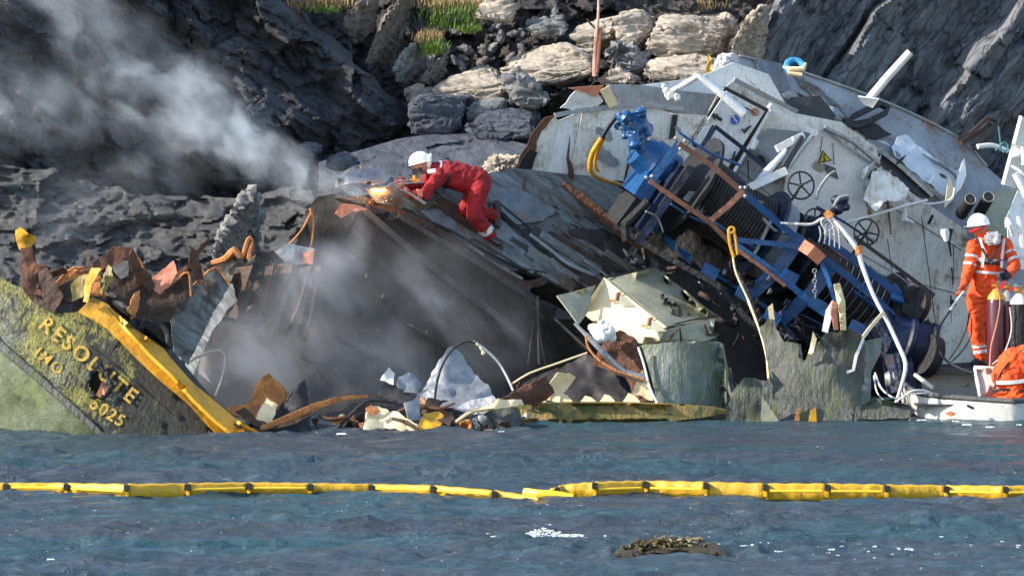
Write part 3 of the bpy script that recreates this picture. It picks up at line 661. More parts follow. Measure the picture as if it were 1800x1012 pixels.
mk('seam', [tube([P(x, y, bowY(x, y) - .012) for x, y in [(108, 571), (187, 629), (265, 695), (330, 752)]], .008, 6, smooth=3)], M['dark'], bow)
mk('seam', [tube([P(x, y, bowY(x, y) - .012) for x, y in [(220, 583), (205, 605), (190, 628)]], .007, 6)], M['dark'], bow)
def railY(px, py): return bowY(px, py) - .03
plate('bulwark', [(137, 548), (162, 522), (187, 533), (225, 580), (262, 618), (300, 655), (340, 700), (380, 738), (432, 770), (432, 785), (405, 785), (365, 746), (332, 709), (282, 668), (248, 636), (190, 578), (152, 556)], M['yellow'], bow, res=9, crumple=.010, cs=4, yf=railY, thick=.03)
plate('cap_rail', [(187, 532, -2.2), (232, 574, -2.2), (286, 611, -2.25), (307, 636, -2.35), (344, 678, -2.45), (415, 736, -2.62), (490, 775, -2.8), (490, 785, -2.8), (440, 785, -2.95), (380, 739, -2.9), (340, 701, -2.85), (300, 656, -2.8), (262, 619, -2.7), (225, 581, -2.62)], M['yellow'], bow, res=10, crumple=.008, thick=.04)
mk('crease', [tube([P(x, y, bowY(x, y) - .10) for x, y in [(189, 540), (228, 584), (265, 622), (305, 660), (342, 702), (382, 740), (430, 774)]], .007, 5, smooth=3)], M['dark'], bow)
for x, y in [(418, 748), (436, 757), (452, 766)]: mk('freeing_slot', [tube([P(x - 7, y - 4, -2.86), P(x + 7, y + 4, -2.86)], [.016, .02], 6)], M['black'], bow)
text_on('ship_name', 'RESOLUTE', 66, 573, 40, 37, bowY, M['lettering'], bow, 1.30, .02, .02)
text_on('number_lettering', 'IMO', 58, 622, 40, 27, bowY, M['lettering'], bow, 1.3, .02, .015)
text_on('number_lettering', '5025', 156, 714, 33, 30, bowY, M['lettering'], bow, 1.15, .02, .025)
# torn hawse hole
g = []
for k in range(26):
    a = k / 26 * 6.283; rr_ = (1 + .12 * math.sin(3 * a) + .08 * math.sin(7 * a)); x = 171 + 20 * rr_ * math.cos(a) + 2; y = 673 + 26 * rr_ * math.sin(a)
    g.append(ball(P(x, y, bowY(x, y) - .035), rnd.uniform(.018, .034), 1, .8, 1.1, 9, 6))
hh = fuse('hawse_pipe', g, M['dark'], bow, .012, 3, .008, 14)
plate('pipe_lining', [(150, 648, -2.4), (195, 648, -2.4), (195, 702, -2.4), (150, 702, -2.4)], M['black'], bow)
plate('torn_lining', [(172, 690, -2.75), (182, 660, -2.7), (190, 676, -2.7), (186, 695, -2.8)], M['salmon'], bow, crumple=.02, cs=9)
plate('torn_lining', [(168, 694, -2.85), (176, 680, -2.8), (180, 700, -2.85)], M['rustor'], bow, crumple=.01)
# far side and inside of the bow, seen over the rail
plate('inner_plating', [(60, 515, -2.3), (120, 520, -2.3), (190, 520, -2.1), (240, 560, -2.0), (300, 612, -2.0), (380, 705, -2.2), (440, 760, -2.3), (380, 770, -2.4), (300, 700, -2.3), (180, 600, -2.3), (60, 545, -2.35)], M['inner'], bow, res=16, crumple=.04)
# torn edge above the name
T = [
 ('torn_sheet', [(176, 476, -1.75), (205, 452, -1.7), (238, 446, -1.7), (262, 492, -1.65), (300, 502, -1.6), (330, 478, -1.6), (336, 520, -1.6), (296, 566, -1.7), (250, 560, -1.8), (205, 520, -1.85)], 'rustdk'),
 ('torn_sheet', [(300, 560, -1.5), (340, 500, -1.3), (378, 470, -1.2), (404, 500, -1.2), (370, 560, -1.3), (330, 640, -1.5), (306, 620, -1.6)], 'deck'),
 ('torn_sheet', [(95, 500, -2.1), (130, 470, -2.0), (176, 478, -2.0), (190, 520, -2.1), (150, 540, -2.2), (110, 530, -2.2)], 'rustor'),
 ('bollard', [(27, 405, -2.1), (38, 399, -2.15), (50, 410, -2.2), (60, 415, -2.1), (64, 424, -2.05), (52, 436, -2.1), (34, 440, -2.1), (28, 425, -2.1)], 'yellow'),
 ('torn_stem', [(36, 436, -2.2), (56, 432, -2.2), (60, 455, -2.2), (70, 470, -2.25), (62, 500, -2.3), (80, 520, -2.38), (48, 518, -2.4), (40, 508, -2.4), (38, 470, -2.25)], 'rust'),
 ('torn_plate', [(66, 478, -2.3), (84, 470, -2.3), (96, 492, -2.35), (112, 520, -2.4), (96, 548, -2.45), (74, 528, -2.4)], 'rustdk'),
 ('torn_plate', [(38, 440, -2.15), (58, 432, -2.1), (64, 460, -2.1), (50, 475, -2.15), (42, 462, -2.2)], 'rustdk'),
 ('torn_plate', [(38, 478, -2.2), (52, 462, -2.25), (92, 470, -2.3), (85, 480, -2.2), (110, 468, -2.3), (120, 478, -2.2), (82, 492, -2.2), (70, 500, -2.3), (45, 495, -2.2)], 'rust'),
 ('torn_plate', [(34, 490, -2.3), (48, 485, -2.35), (52, 505, -2.35), (75, 528, -2.4), (102, 545, -2.45), (95, 552, -2.45), (60, 532, -2.4), (40, 508, -2.35)], 'rustdk'),
 ('torn_plate', [(60, 495, -2.2), (105, 502, -2.25), (128, 490, -2.2), (140, 520, -2.3), (125, 532, -2.35), (96, 525, -2.3)], 'rustdk'),
 ('torn_plate', [(125, 500, -2.35), (140, 485, -2.3), (156, 482, -2.35), (150, 520, -2.4), (126, 530, -2.4)], 'yellowdk'),
 ('torn_plate', [(152, 490, -2.4), (160, 470, -2.35), (178, 472, -2.4), (162, 500, -2.45), (154, 532, -2.5), (146, 530, -2.45)], 'yellow'),
 ('torn_plate', [(176, 500, -2.3), (190, 465, -2.25), (197, 470, -2.3), (198, 492, -2.35), (182, 518, -2.4), (176, 516, -2.35)], 'yellowdk'),
 ('torn_plate', [(130, 478, -2.1), (170, 458, -2.05), (200, 432, -2.0), (232, 435, -1.95), (228, 448, -2.0), (205, 465, -2.05), (160, 476, -2.1)], 'rust'),
 ('torn_plate', [(150, 438, -2.05), (156, 436, -2.05), (160, 470, -2.1), (152, 472, -2.1)], 'rustdk'),
 ('torn_plate', [(196, 432, -2.0), (232, 434, -1.95), (250, 470, -1.9), (262, 480, -1.85), (258, 505, -1.8), (242, 500, -1.85), (225, 455, -2.0), (205, 450, -2.0)], 'rust'),
 ('torn_plate', [(240, 492, -1.85), (265, 480, -1.8), (272, 505, -1.8), (262, 512, -1.8)], 'rustdk'),
 ('torn_plate', [(268, 490, -1.75), (305, 458, -1.7), (312, 480, -1.75), (300, 500, -1.8), (282, 518, -1.8), (270, 508, -1.8)], 'salmon'),
 ('torn_plate', [(305, 480, -1.6), (330, 465, -1.6), (335, 440, -1.6), (332, 432, -1.55), (345, 440, -1.55), (370, 412, -1.5), (366, 428, -1.5), (350, 450, -1.55), (360, 500, -1.55), (348, 498, -1.55), (335, 470, -1.6), (312, 488, -1.65)], 'rust'),
 ('torn_plate', [(222, 548, -2.2), (238, 515, -2.0), (248, 510, -1.95), (240, 545, -2.0), (232, 562, -2.1)], 'rustor'),
 ('hull_plating', [(245, 505, -1.2), (300, 510, -1.1), (335, 478, -1.0), (362, 505, -1.0), (352, 540, -1.1), (318, 582, -1.2), (290, 640, -1.3), (235, 580, -1.4)], 'inner'),  # grey panel whose shade is put into the dark colour
]
for i, (n_, pp, mt) in enumerate(T): plate(n_, pp, M[mt], bow, res=6, crumple=.022, cs=7, jag=1.2, seed=i + 3)
plate('torn_plate', [(195, 456, -1.85), (226, 458, -1.85), (226, 485, -1.85), (212, 490, -1.85), (200, 478, -1.85)], M['galv'], bow, crumple=.02, cs=8)
for pp_ in ([(176, 476, -1.78), (205, 452, -1.73), (238, 446, -1.73), (262, 492, -1.68)], [(300, 502, -1.63), (330, 478, -1.63), (336, 520, -1.63)], [(340, 500, -1.33), (378, 470, -1.23), (404, 500, -1.23)], [(95, 500, -2.13), (130, 470, -2.03), (176, 478, -2.03)]): mk('torn_lip', [bar(pp_, .014, 5, smooth=3)], M['rustor'], bow)
mk('bent_bracket', [bar([(252, 560, -1.7), (262, 558, -1.72), (288, 575, -1.75), (294, 590, -1.75), (298, 610, -1.8)], .022, 4, smooth=2)], M['inner'], bow)

# ------------------------------------------------------------------ midship wreck
def DY(px, py): return .6 + .00548 * ((px - 600) - (py - 345))
def WY(px, py): return 3.3 + .0027 * (px - 1060) + .0014 * (py - 315)
def RY(px, py): return 4.6 + .0040 * (px - 1300) - .0040 * (py - 200)
wr = thing('wrecked_ship', 'heeled and cut open midship of the wreck with white deckhouse, blue winches and grey deck', 'shipwreck', P(1300, 735, 2.5))
# the rust scored fore deck and its loose panels
deck = plate('deck', [(592, 348), (640, 344), (760, 318), (868, 303), (905, 296), (1060, 312), (1190, 390), (1420, 560), (1500, 700), (1330, 740), (1290, 700), (1270, 640), (1050, 500), (1000, 508), (955, 486), (900, 470), (832, 440), (760, 398), (700, 368)], M['deck'], wr, res=12, crumple=.016, cs=3, yf=DY, thick=.05)
def on(pp, o): return [(x, y, DY(x, y) - o) for x, y in pp]
def dplate(name, pp, o, m, **k):
    return mk(name, [plateg([(a[0], a[1]) for a in pp], yf=lambda x, y: DY(x, y) - o, **k)], M[m], wr)
dplate('deck_panel', [(858, 335), (905, 328), (980, 370), (955, 388), (905, 394), (862, 360)], .05, 'deck2', res=9, crumple=.012, cs=6, jag=1.5, thick=.03)
dplate('deck_panel', [(858, 395), (890, 392), (945, 440), (985, 462), (905, 476), (880, 462), (862, 420)], .06, 'deck2', res=9, crumple=.015, cs=6, jag=2, thick=.03, seed=4)
dplate('deck_panel', [(925, 400), (975, 396), (1010, 415), (1060, 440), (1050, 470), (1035, 486), (1000, 462)], .04, 'deck', res=9, crumple=.02, cs=6, jag=2, thick=.03, seed=5)
dplate('deck_panel', [(1000, 405), (1060, 400), (1130, 440), (1180, 500), (1120, 500), (1060, 468)], .03, 'deckbrown', res=9, crumple=.03, cs=7, jag=3, thick=.02, seed=6)
dplate('deck_panel', [(735, 372), (780, 366), (835, 392), (850, 425), (800, 415)], .05, 'deck2', res=8, crumple=.02, cs=7, jag=2, seed=7)
dplate('deck_panel', [(985, 325), (1055, 330), (1110, 365), (1080, 395), (1040, 372), (1000, 345)], .03, 'deck', res=9, crumple=.01, seed=8)
dplate('lower_deck', [(1160, 430), (1270, 470), (1430, 640), (1440, 735), (1320, 735), (1262, 590), (1230, 540), (1160, 470)], .05, 'deckbrown', res=10, crumple=.03, cs=5, thick=.03)
def dbar(pp, o, r, n=8, **k): return tube([P(x, y, DY(x, y) - o) for x, y in pp], r, n, **k)
mk('coaming', [dbar([(862, 355), (900, 392), (945, 430), (1000, 470), (1055, 500)], .07, .022, 4), dbar([(872, 352), (912, 385), (960, 424), (1020, 470)], .05, .012)], M['dark'], wr)
mk('pipe', [dbar([(930, 412), (965, 438), (1000, 465), (1045, 484)], .10, .03, 10, smooth=3)], M['galv'], wr)
mk('pipe', [dbar([(700, 362), (745, 385), (800, 410), (850, 440), (910, 470), (960, 480)], .09, .02, 8, smooth=3)], M['dark'], wr)
mk('deck_edge', [dbar([(640, 352), (700, 372), (760, 400), (832, 446), (880, 478), (925, 500), (958, 492)], .06, .04, 4, smooth=2)], M['rustdk'], wr)
mk('deck_edge', [dbar([(990, 322), (1020, 345), (1060, 380), (1075, 395), (1100, 420), (1150, 450)], .07, [.02, .05, .06, .05, .03, .02], 4, smooth=2)], M['rust'], wr)
g = []
for i in range(60):
    x = rnd.uniform(880, 1180); y = rnd.uniform(330, 500)
    if y < 300 + (x - 880) * .35 + 20 or y > 340 + (x - 880) * .75 + 40: continue
    L = rnd.uniform(8, 26); g.append(dbar([(x, y), (x + L * .5, y + L * .3 + rnd.uniform(-2, 2)), (x + L, y + L * .65)], .03, [.004, rnd.uniform(.006, .014), .003], 5))
mk('scrap_strip', g, M['dark'], wr)

# cut edge and the hollow hull beneath it
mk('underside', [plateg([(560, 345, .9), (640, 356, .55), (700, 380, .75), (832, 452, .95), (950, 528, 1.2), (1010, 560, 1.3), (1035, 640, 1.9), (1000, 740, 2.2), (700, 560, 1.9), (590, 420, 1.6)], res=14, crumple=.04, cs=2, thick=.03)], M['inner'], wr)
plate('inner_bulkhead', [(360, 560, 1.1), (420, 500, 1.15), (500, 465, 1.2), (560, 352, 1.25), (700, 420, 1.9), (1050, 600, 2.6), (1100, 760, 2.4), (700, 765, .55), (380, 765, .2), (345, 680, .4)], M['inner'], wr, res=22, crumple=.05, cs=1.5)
mk('longitudinal_beam', [bar([(640, 368, .55), (700, 420, .6), (800, 500, .8), (900, 575, 1.0), (960, 640, 1.2)], .035, 4)], M['inner'], wr)
mk('longitudinal_beam', [bar([(700, 378, .62), (832, 456, .8), (950, 535, 1.0)], .03, 4)], M['inner'], wr)
for (a, b, rr_) in [((945, 520, .95), (948, 640, 1.0), .018), ((938, 560, 1.0), (928, 640, 1.0), .008), ((948, 575, .95), (958, 640, 1.0), .007), ((905, 500, 1.0), (955, 560, 1.0), .014), ((975, 560, 1.0), (1035, 615, .9), .02)]:
    mk('hanging_rod', [bar([a, b], rr_, 6)], M['inner'], wr)
plate('cut_end_plate', [(536, 372, .9), (560, 345, .8), (592, 340, .8), (640, 356, .6), (600, 420, .95), (575, 470, 1.0), (550, 470, 1.0), (545, 410, .9)], M['inner'], wr, res=8, crumple=.03, jag=1.5)
mk('torn_flange', [bar([(548, 372, .75), (541, 385, .7), (530, 405, .68), (505, 432, .65), (478, 445, .62)], [.012, .014, .01, .016, .01], 5, smooth=3), bar([(546, 366, .74), (551, 390, .72), (549, 420, .7), (544, 440, .7)], [.02, .012, .01, .01], 5, smooth=3)], M['rustor'], wr)
plate('torn_plate', [(478, 445, .5), (505, 428, .48), (553, 437, .5), (550, 462, .5), (498, 468, .5)], M['galv'], wr, res=8, crumple=.02, cs=6)
plate('torn_plate', [(533, 445, .44), (552, 438, .42), (549, 465, .42), (532, 462, .42)], M['salmon'], wr, res=6, crumple=.02)
plate('torn_plate', [(588, 375, .45), (602, 358, .42), (625, 360, .42), (645, 368, .45), (620, 372, .45), (600, 384, .45)], M['salmon'], wr, res=6, crumple=.02)
# burnt frames to the left
for i, (x0, y0, x1, y1, w_) in enumerate([(430, 470, 405, 560, 30), (468, 470, 438, 575, 28), (500, 468, 470, 560, 26), (535, 470, 500, 590, 22), (560, 470, 530, 600, 14)]):
    plate('burnt_frame', [(x0 - w_ * .5, y0, .5), (x0 + w_ * .5, y0 - 4, .3), (x1 + w_ * .4, y1, .5), (x1 - w_ * .5, y1 - 6, .75)], M['rustdk'], wr, res=10, crumple=.04, cs=3, seed=i, thick=.03)
g = [bar([(372, 462, .6), (395, 455, .55), (412, 440, .5), (425, 452, .5), (437, 420, .5), (443, 425, .5), (438, 452, .5), (452, 458, .5), (480, 452, .55), (498, 470, .5)], [.03, .04, .05, .03, .03, .02, .04, .04, .05, .03], 6, smooth=3)]
mk('melted_edge', g, M['rustor'], wr)
plate('torn_plate', [(360, 465, .75), (400, 450, .6), (440, 455, .55), (500, 462, .6), (545, 470, .65), (520, 490, .7), (470, 486, .6), (440, 505, .6), (420, 530, .7), (395, 495, .7)], M['inner'], wr, res=7, crumple=.05, cs=5, jag=2)
plate('torn_plate', [(425, 470, .45), (455, 440, .4), (480, 440, .4), (500, 462, .45), (470, 470, .45), (445, 500, .5)], M['dark'], wr, res=7, crumple=.04, cs=6)
plate('fallen_plate', [(380, 500, .4), (408, 498, .35), (418, 530, .3), (400, 545, .3), (370, 590, .2), (340, 660, 0), (325, 640, .1), (352, 560, .35)], M['deck'], wr, res=9, crumple=.03, cs=5, jag=1.5)
plate('fallen_plate', [(350, 470, .7), (395, 500, .6), (385, 530, .6), (340, 620, .3), (318, 640, .2), (300, 600, .3), (330, 560, .5)], M['inner'], wr, res=10, crumple=.03)
mk('bent_strip', [bar([(330, 640, -.6), (345, 628, -.65), (388, 615, -.7), (396, 635, -.7), (390, 665, -.7), (378, 695, -.7)], .013, 4, smooth=2)], M['galv'], wr)

# panelled bulwark at the deck's far edge
W0 = [(905, 296), (975, 200)]
def wp(n_, pp, m='white', o=0, **k):
    k.setdefault('res', 10); k.setdefault('crumple', .008); return mk(n_, [plateg([(a[0], a[1]) for a in pp], yf=lambda x, y: WY(x, y) - o, **k)], M[m], wr)
wp('bulwark_panel', [(925, 306), (948, 232), (972, 206), (984, 212), (960, 306)], 'white2', .03, crumple=.02)
wp('bulwark_panel', [(957, 308), (978, 214), (1022, 196), (1026, 200), (998, 312)], 'white', .0)
wp('bulwark_panel', [(1000, 312), (1024, 198), (1070, 190), (1075, 192), (1058, 316), (1035, 316)], 'white2', .05)
wp('bulwark_panel', [(1055, 317), (1072, 190), (1130, 185), (1185, 200), (1172, 245), (1100, 318)], 'white', .0)
wp('burnt_edge', [(905, 297), (935, 235), (958, 208), (975, 203), (966, 216), (948, 240), (930, 300)], 'rust', .05, jag=2, crumple=.03)
wp('burnt_edge', [(905, 302), (930, 262), (945, 268), (935, 300), (925, 312)], 'dark', .08, jag=2, crumple=.03)
wp('bulwark_panel', [(1090, 318), (1130, 230), (1180, 200), (1265, 205), (1230, 262), (1180, 330)], 'white2', .02)
mk('stiffener', [tube([P(x, y, WY(x, y) - .08) for x, y in [(1098, 318), (1106, 280), (1110, 240)]], .015, 4)], M['black'], wr)
mk('stiffener', [tube([P(x, y, WY(x, y) - .12) for x, y in [(1000, 330), (1004, 300), (998, 278), (1002, 240)]], [.05, .035, .02, .004], 4)], M['rustdk'], wr)
mk('cap_strip', [tube([P(x, y, WY(x, y) - .06) for x, y in [(975, 203), (1022, 194), (1072, 188), (1130, 184), (1200, 192)]], .03, 4)], M['galv'], wr)
wp('torn_flashing', [(985, 190), (1010, 160), (1048, 160), (1060, 178), (1050, 190), (1010, 196)], 'bright', .12, crumple=.04, cs=6, jag=2)
wp('torn_flashing', [(998, 155), (1062, 150), (1048, 172), (1035, 165)], 'salmon', .18, crumple=.02)
wp('torn_flashing', [(1055, 160), (1072, 150), (1085, 185), (1072, 190)], 'cream', .15, crumple=.02, jag=2)
wp('upper_plate', [(1065, 148), (1130, 150), (1200, 160), (1300, 170), (1265, 215), (1190, 200), (1110, 190), (1080, 190)], 'roofgrey', -.25, crumple=.02)
wp('upper_plate', [(1085, 150), (1130, 150), (1225, 138), (1290, 110), (1350, 130), (1380, 180), (1345, 200), (1290, 165), (1200, 180), (1130, 185)], 'white', -.35, crumple=.02)
wp('gap_shade', [(1182, 202), (1192, 202), (1186, 240), (1176, 246)], 'black', .06)  # black plate paints the shade of a gap between panels

# deckhouse front walls, door, recess
wp('house_wall', [(1180, 330), (1225, 235), (1262, 165), (1290, 140), (1365, 175), (1400, 200), (1480, 215), (1540, 260), (1560, 330), (1440, 470), (1300, 420)], 'white2', -.12, res=14)
plate('recess', [(1362, 198, 4.6), (1389, 172, 4.7), (1442, 168, 4.9), (1470, 205, 5.0), (1432, 232, 4.3), (1362, 222, 4.2)], M['deckbrown'], wr, crumple=.02)  # shade of the recess is put into the dark brown colour
wp('recess_wall', [(1350, 226), (1430, 234), (1392, 292), (1345, 332), (1290, 322), (1300, 300)], 'roofgrey', .02)
wp('door_frame', [(1213, 252), (1275, 152), (1352, 192), (1280, 312), (1262, 300)], 'black', .02)
dr = wp('door', [(1219, 250), (1277, 160), (1345, 196), (1274, 303), (1262, 292)], 'white', .06, crumple=.004)
def dp(n_, g, m): return mk(n_, g, M[m], dr)
def wb(pp, o, r, n=8, **k): return tube([P(x, y, WY(x, y) - o) for x, y in pp], r, n, **k)
for a, b in [((1255, 207), (1262, 201)), ((1308, 232), (1320, 221)), ((1350 - 62, 285), (1292, 266))]:
    dp('handle', [wb([(a[0] - 4, a[1] - 5), a, b], .11, [.012, .028, .012], 8)], 'black')
dp('handle', [wb([(1253, 200), (1268, 211)], .11, [.016, .024], 8)], 'black')
dp('sign', [lathe(P(1292, 211, WY(1292, 211) - .09), P(1292, 211, WY(1292, 211) - .065), [(0, .060), (.5, .062), (1, .062)], 28)], 'signblue')
dp('sign_figure', [wb([(1290, 206), (1292, 211), (1296, 215)], .10, .010, 6), ball(P(1289, 206, WY(1289, 206) - .1), .014, n=8, m=6)], 'white')
dp('porthole', [torus(P(1327, 197, WY(1327, 197) - .08), (0, -1, 0), .038, .014, 20, 6)], 'rustor')
dp('hose_loop', [wb([(1310, 189), (1320, 195), (1327, 199)], .13, .009, 6, smooth=3)], 'black')
for pp in ([(1284, 312), (1310, 270), (1345, 210), (1360, 186)], ): mk('hinge_bar', [wb(pp, .10, .022, 6), wb([(1322, 262), (1330, 245)], .14, .04, 8)], M['white'], wr)
# electrical housing with the warning sign
hs = wp('winch_housing', [(1389, 295), (1430, 238), (1449, 230), (1539, 298), (1520, 350), (1530, 400), (1470, 480), (1400, 420), (1378, 370)], 'bright', .22, crumple=.006, thick=.1)
mk('trim', [wb([(1430, 236), (1449, 228), (1542, 296)], .30, .016, 4), wb([(1449, 224), (1500, 250), (1545, 288)], .34, .03, 8), wb([(1389, 296), (1410, 265), (1432, 238)], .28, .014, 4), wb([(1539, 298), (1521, 350)], .30, .014, 4)], M['galv'], hs)
mk('seam', [wb([(1446, 240), (1442, 268)], .24, .005, 5), wb([(1464, 252), (1466, 290)], .24, .005, 5)], M['dark'], hs)
def tri(c, s, ang):
    return [(c[0] + s * math.cos(R(a + ang)), c[1] - s * math.sin(R(a + ang))) for a in (90, 210, 330)]
wsn = mk('warning_sign', [plateg(tri((1449, 278), 14, 12), yf=lambda x, y: WY(x, y) - .26, res=40, thick=.01)], M['black'], hs)
mk('warning_face', [plateg(tri((1449, 278), 10.5, 12), yf=lambda x, y: WY(x, y) - .275, res=40, thick=.006)], M['signyel'], hs)
mk('warning_bolt', [tube([P(x, y, WY(x, y) - .29) for x, y in [(1450, 271), (1447, 277), (1451, 278), (1448, 284)]], .007, 4)], M['black'], hs)
mk('notice_plate', [plateg([(1433, 283), (1452, 293), (1446, 304), (1428, 294)], yf=lambda x, y: WY(x, y) - .25, res=40, thick=.008)], M['olive'], hs)
plate('torn_insulation', [(1520, 350, 4.0), (1535, 300, 4.1), (1560, 300, 4.2), (1600, 330, 4.3), (1592, 352, 4.2), (1560, 352, 4.1), (1540, 372, 4.0)], M['white2'], wr, res=7, crumple=.06, cs=6, jag=2)
for i in range(9):
    x = rnd.uniform(1515, 1555); y = rnd.uniform(305, 365); mk('torn_insulation', [wb([(x, y), (x + 5, y - 14), (x + 12, y - 24)], .36, [.03, .05, .01], 5, smooth=2)], M[['dark', 'white2', 'galv'][i % 3]], wr)
sw = wp('side_wall', [(1480, 470), (1540, 330), (1590, 330), (1640, 365), (1700, 405), (1712, 470), (1722, 640), (1700, 690), (1560, 700), (1420, 560)], 'white2', .10, crumple=.015, cs=1.4, res=16)
mk('rust_drip', [wb([(1558, 322), (1562, 370), (1566, 412)], .16, [.022, .018, .008], 6)], M['rustbar'], sw)
mk('cable_bracket', [wb([(1672, 402), (1668, 425), (1672, 450)], .22, [.03, .018, .01], 6), wb([(1676, 430), (1677, 500)], .2, .006, 5)], M['black'], sw)
mk('lamp_housing', [lathe(P(1660, 402, 4.0), P(1664, 424, 4.0), [(0, .05), (.3, .06), (1, .03)], 16)], M['bright'], sw)
mk('cable_bracket', [wb([(1592, 360), (1588, 385), (1606, 392)], .2, [.02, .05, .02], 6)], M['white'], sw); mk('cable_bracket', [wb([(1640, 378), (1632, 394)], .2, .02, 5)], M['dark'], sw)
mk('white_pipe', [wb([(1485, 391), (1530, 380), (1590, 362), (1630, 352)], .55, .018, 8, smooth=2)], M['bright'], wr)
mk('white_pipe', [wb([(1590, 358), (1640, 358), (1672, 350), (1678, 330)], .5, .014, 8, smooth=3)], M['bright'], wr)

# roof side plating up to the cliff
def rp(n_, pp, m='roofgrey', o=0, **k):
    k.setdefault('res', 14); k.setdefault('crumple', .01); return mk(n_, [plateg([(a[0], a[1]) for a in pp], yf=lambda x, y: RY(x, y) - o, **k)], M[m], wr)
rp('roof_plating', [(1255, 112), (1300, 98), (1360, 112), (1420, 130), (1520, 165), (1600, 198), (1690, 245), (1730, 290), (1800, 350), (1900, 420), (1900, 560), (1760, 520), (1640, 400), (1590, 335), (1540, 290), (1450, 222), (1400, 190), (1340, 170), (1280, 140)], 'roofgrey', 0, res=18, thick=.08)
rp('roof_patch', [(1325, 103), (1372, 112), (1395, 165), (1360, 160), (1338, 135)], 'deck2', .05, crumple=.02)
rp('roof_stain', [(1392, 128), (1408, 132), (1470, 180), (1500, 220), (1480, 222), (1430, 175)], 'deck', .03, crumple=.01, jag=3)
mk('roof_rim', [tube([P(x, y, RY(x, y) - .03) for x, y in [(1300, 98), (1360, 112), (1420, 130), (1520, 165), (1600, 198), (1690, 245), (1735, 292)]], .018, 6, smooth=2)], M['galv'], wr)
rp('torn_gutter', [(1370, 160), (1400, 165), (1420, 172), (1445, 170), (1470, 192), (1485, 206), (1470, 212), (1440, 190), (1400, 182)], 'galv', .12, crumple=.05, cs=7, jag=3, res=7)
rp('torn_flap', [(1414, 182), (1432, 165), (1440, 180), (1422, 192)], 'salmon', .2, crumple=.03, res=6)
rp('torn_panel', [(1568, 258), (1578, 240), (1592, 237), (1640, 278), (1680, 300), (1696, 290), (1692, 320), (1672, 345), (1662, 345), (1600, 300), (1572, 275)], 'whitebare', .14, crumple=.025, cs=4, jag=2, res=8)
rp('torn_panel', [(1676, 345), (1682, 312), (1690, 285), (1694, 280), (1697, 310), (1690, 330)], 'bright', .25, crumple=.03, res=7)
rp('torn_panel', [(1660, 365), (1668, 310), (1680, 335), (1676, 350)], 'cream', .32, crumple=.03, res=7)
rp('dark_slot', [(1535, 272), (1560, 270), (1640, 345), (1612, 345)], 'black', .06)
rp('dark_stain', [(1480, 212), (1530, 212), (1568, 236), (1540, 246), (1500, 235)], 'dark', .04, jag=2)
mk('trim', [tube([P(x, y, RY(x, y) - .12) for x, y in [(1545, 262), (1600, 305), (1662, 352)]], .028, 4), tube([P(x, y, RY(x, y) - .12) for x, y in [(1470, 205), (1520, 245), (1580, 290), (1640, 345)]], .02, 4)], M['galv'], wr)
# bracket with slot, bracket at right, stubs
def rb(pp, o, r, n=8, **k): return tube([P(x, y, RY(x, y) - o) for x, y in pp], r, n, **k)
mk('fairlead_bracket', [rb([(1485, 222), (1500, 205), (1545, 183), (1560, 190), (1555, 200), (1510, 222), (1485, 222)], .35, .035, 4), rb([(1480, 215), (1500, 222), (1530, 215)], .25, .06, 6)], M['dark'], wr)
mk('fairlead_bracket', [rb([(1682, 245), (1705, 235), (1735, 208), (1752, 212), (1748, 225), (1720, 250), (1712, 262)], .3, .022, 4), rb([(1690, 252), (1725, 230), (1740, 218)], .2, .03, 4)], M['rustdk'], wr)
mk('vent_pipe', [rb([(1718, 258), (1745, 256), (1772, 266)], .35, .035, 10, smooth=3)], M['bright'], wr)
for x, y in ((1706, 350), (1738, 346)):
    e = mk('exhaust_stub', [lathe(P(x, y, 3.9), P(x - 16, y + 26, 4.3), [(0, .07), (.03, .08), (1, .08)], 18)], M['dark'], wr)
    mk('exhaust_rim', [torus(P(x, y, 3.9), P(x, y, 3.9) - P(x - 16, y + 26, 4.3), .07, .007, 20, 6)], M['olive'], e)
for pp in ([(1700, 380), (1760, 330), (1800, 330), (1840, 420), (1780, 470)],): rp('lower_roof', pp, 'olive', .5, res=12, crumple=.03)
mk('roof_strip', [rb([(1622, 270), (1640, 282), (1672, 300), (1688, 322)], .2, [.01, .02, .03, .01], 5), rb([(1640, 270), (1668, 300)], .2, .008, 5), rb([(1650, 285), (1680, 305)], .24, .01, 5)], M['galv'], wr)

M['deckplank'] = paint('brown_grey_plank', (.27, .26, .24), (.12, .11, .10), 4, .38, rough=.6, bmp=.7, rustc=(.09, .055, .03), rot=(0, R(-37), 0), stretch=(1, 1, 6), dirt=.9)
# straight deck strips and plates running down to the right
r = random.Random(77)
for i in range(26):
    x = r.uniform(760, 1120); y = 352 + (x - 760) * .30 + r.uniform(-14, 60); L = r.uniform(90, 190); h = r.uniform(6, 17)
    if y > 372 + (x - 700) * .50 or x + L > 1230: continue
    sl_ = .62 + r.uniform(-.06, .06); q = [(x, y), (x + L * .78, y + L * .78 * sl_), (x + L * .78 - h * .4, y + L * .78 * sl_ + h), (x - h * .5, y + h)]
    dplate('deck_strip', q, .07 + .02 * (i % 3), ['deckbrown', 'deckplank', 'deck', 'deckplank', 'deckbrown', 'rustdk'][i % 6], res=14, crumple=.004, cs=3, jag=.3, thick=.03, seed=i)
for i in range(9):
    x = r.uniform(880, 1090); y = 345 + (x - 880) * .55 + r.uniform(-15, 45); mk('deck_batten', [dbar([(x, y), (x + 60, y + 40)], .12, .011, 4)], M[['galv', 'dark', 'rust'][i % 3]], wr)
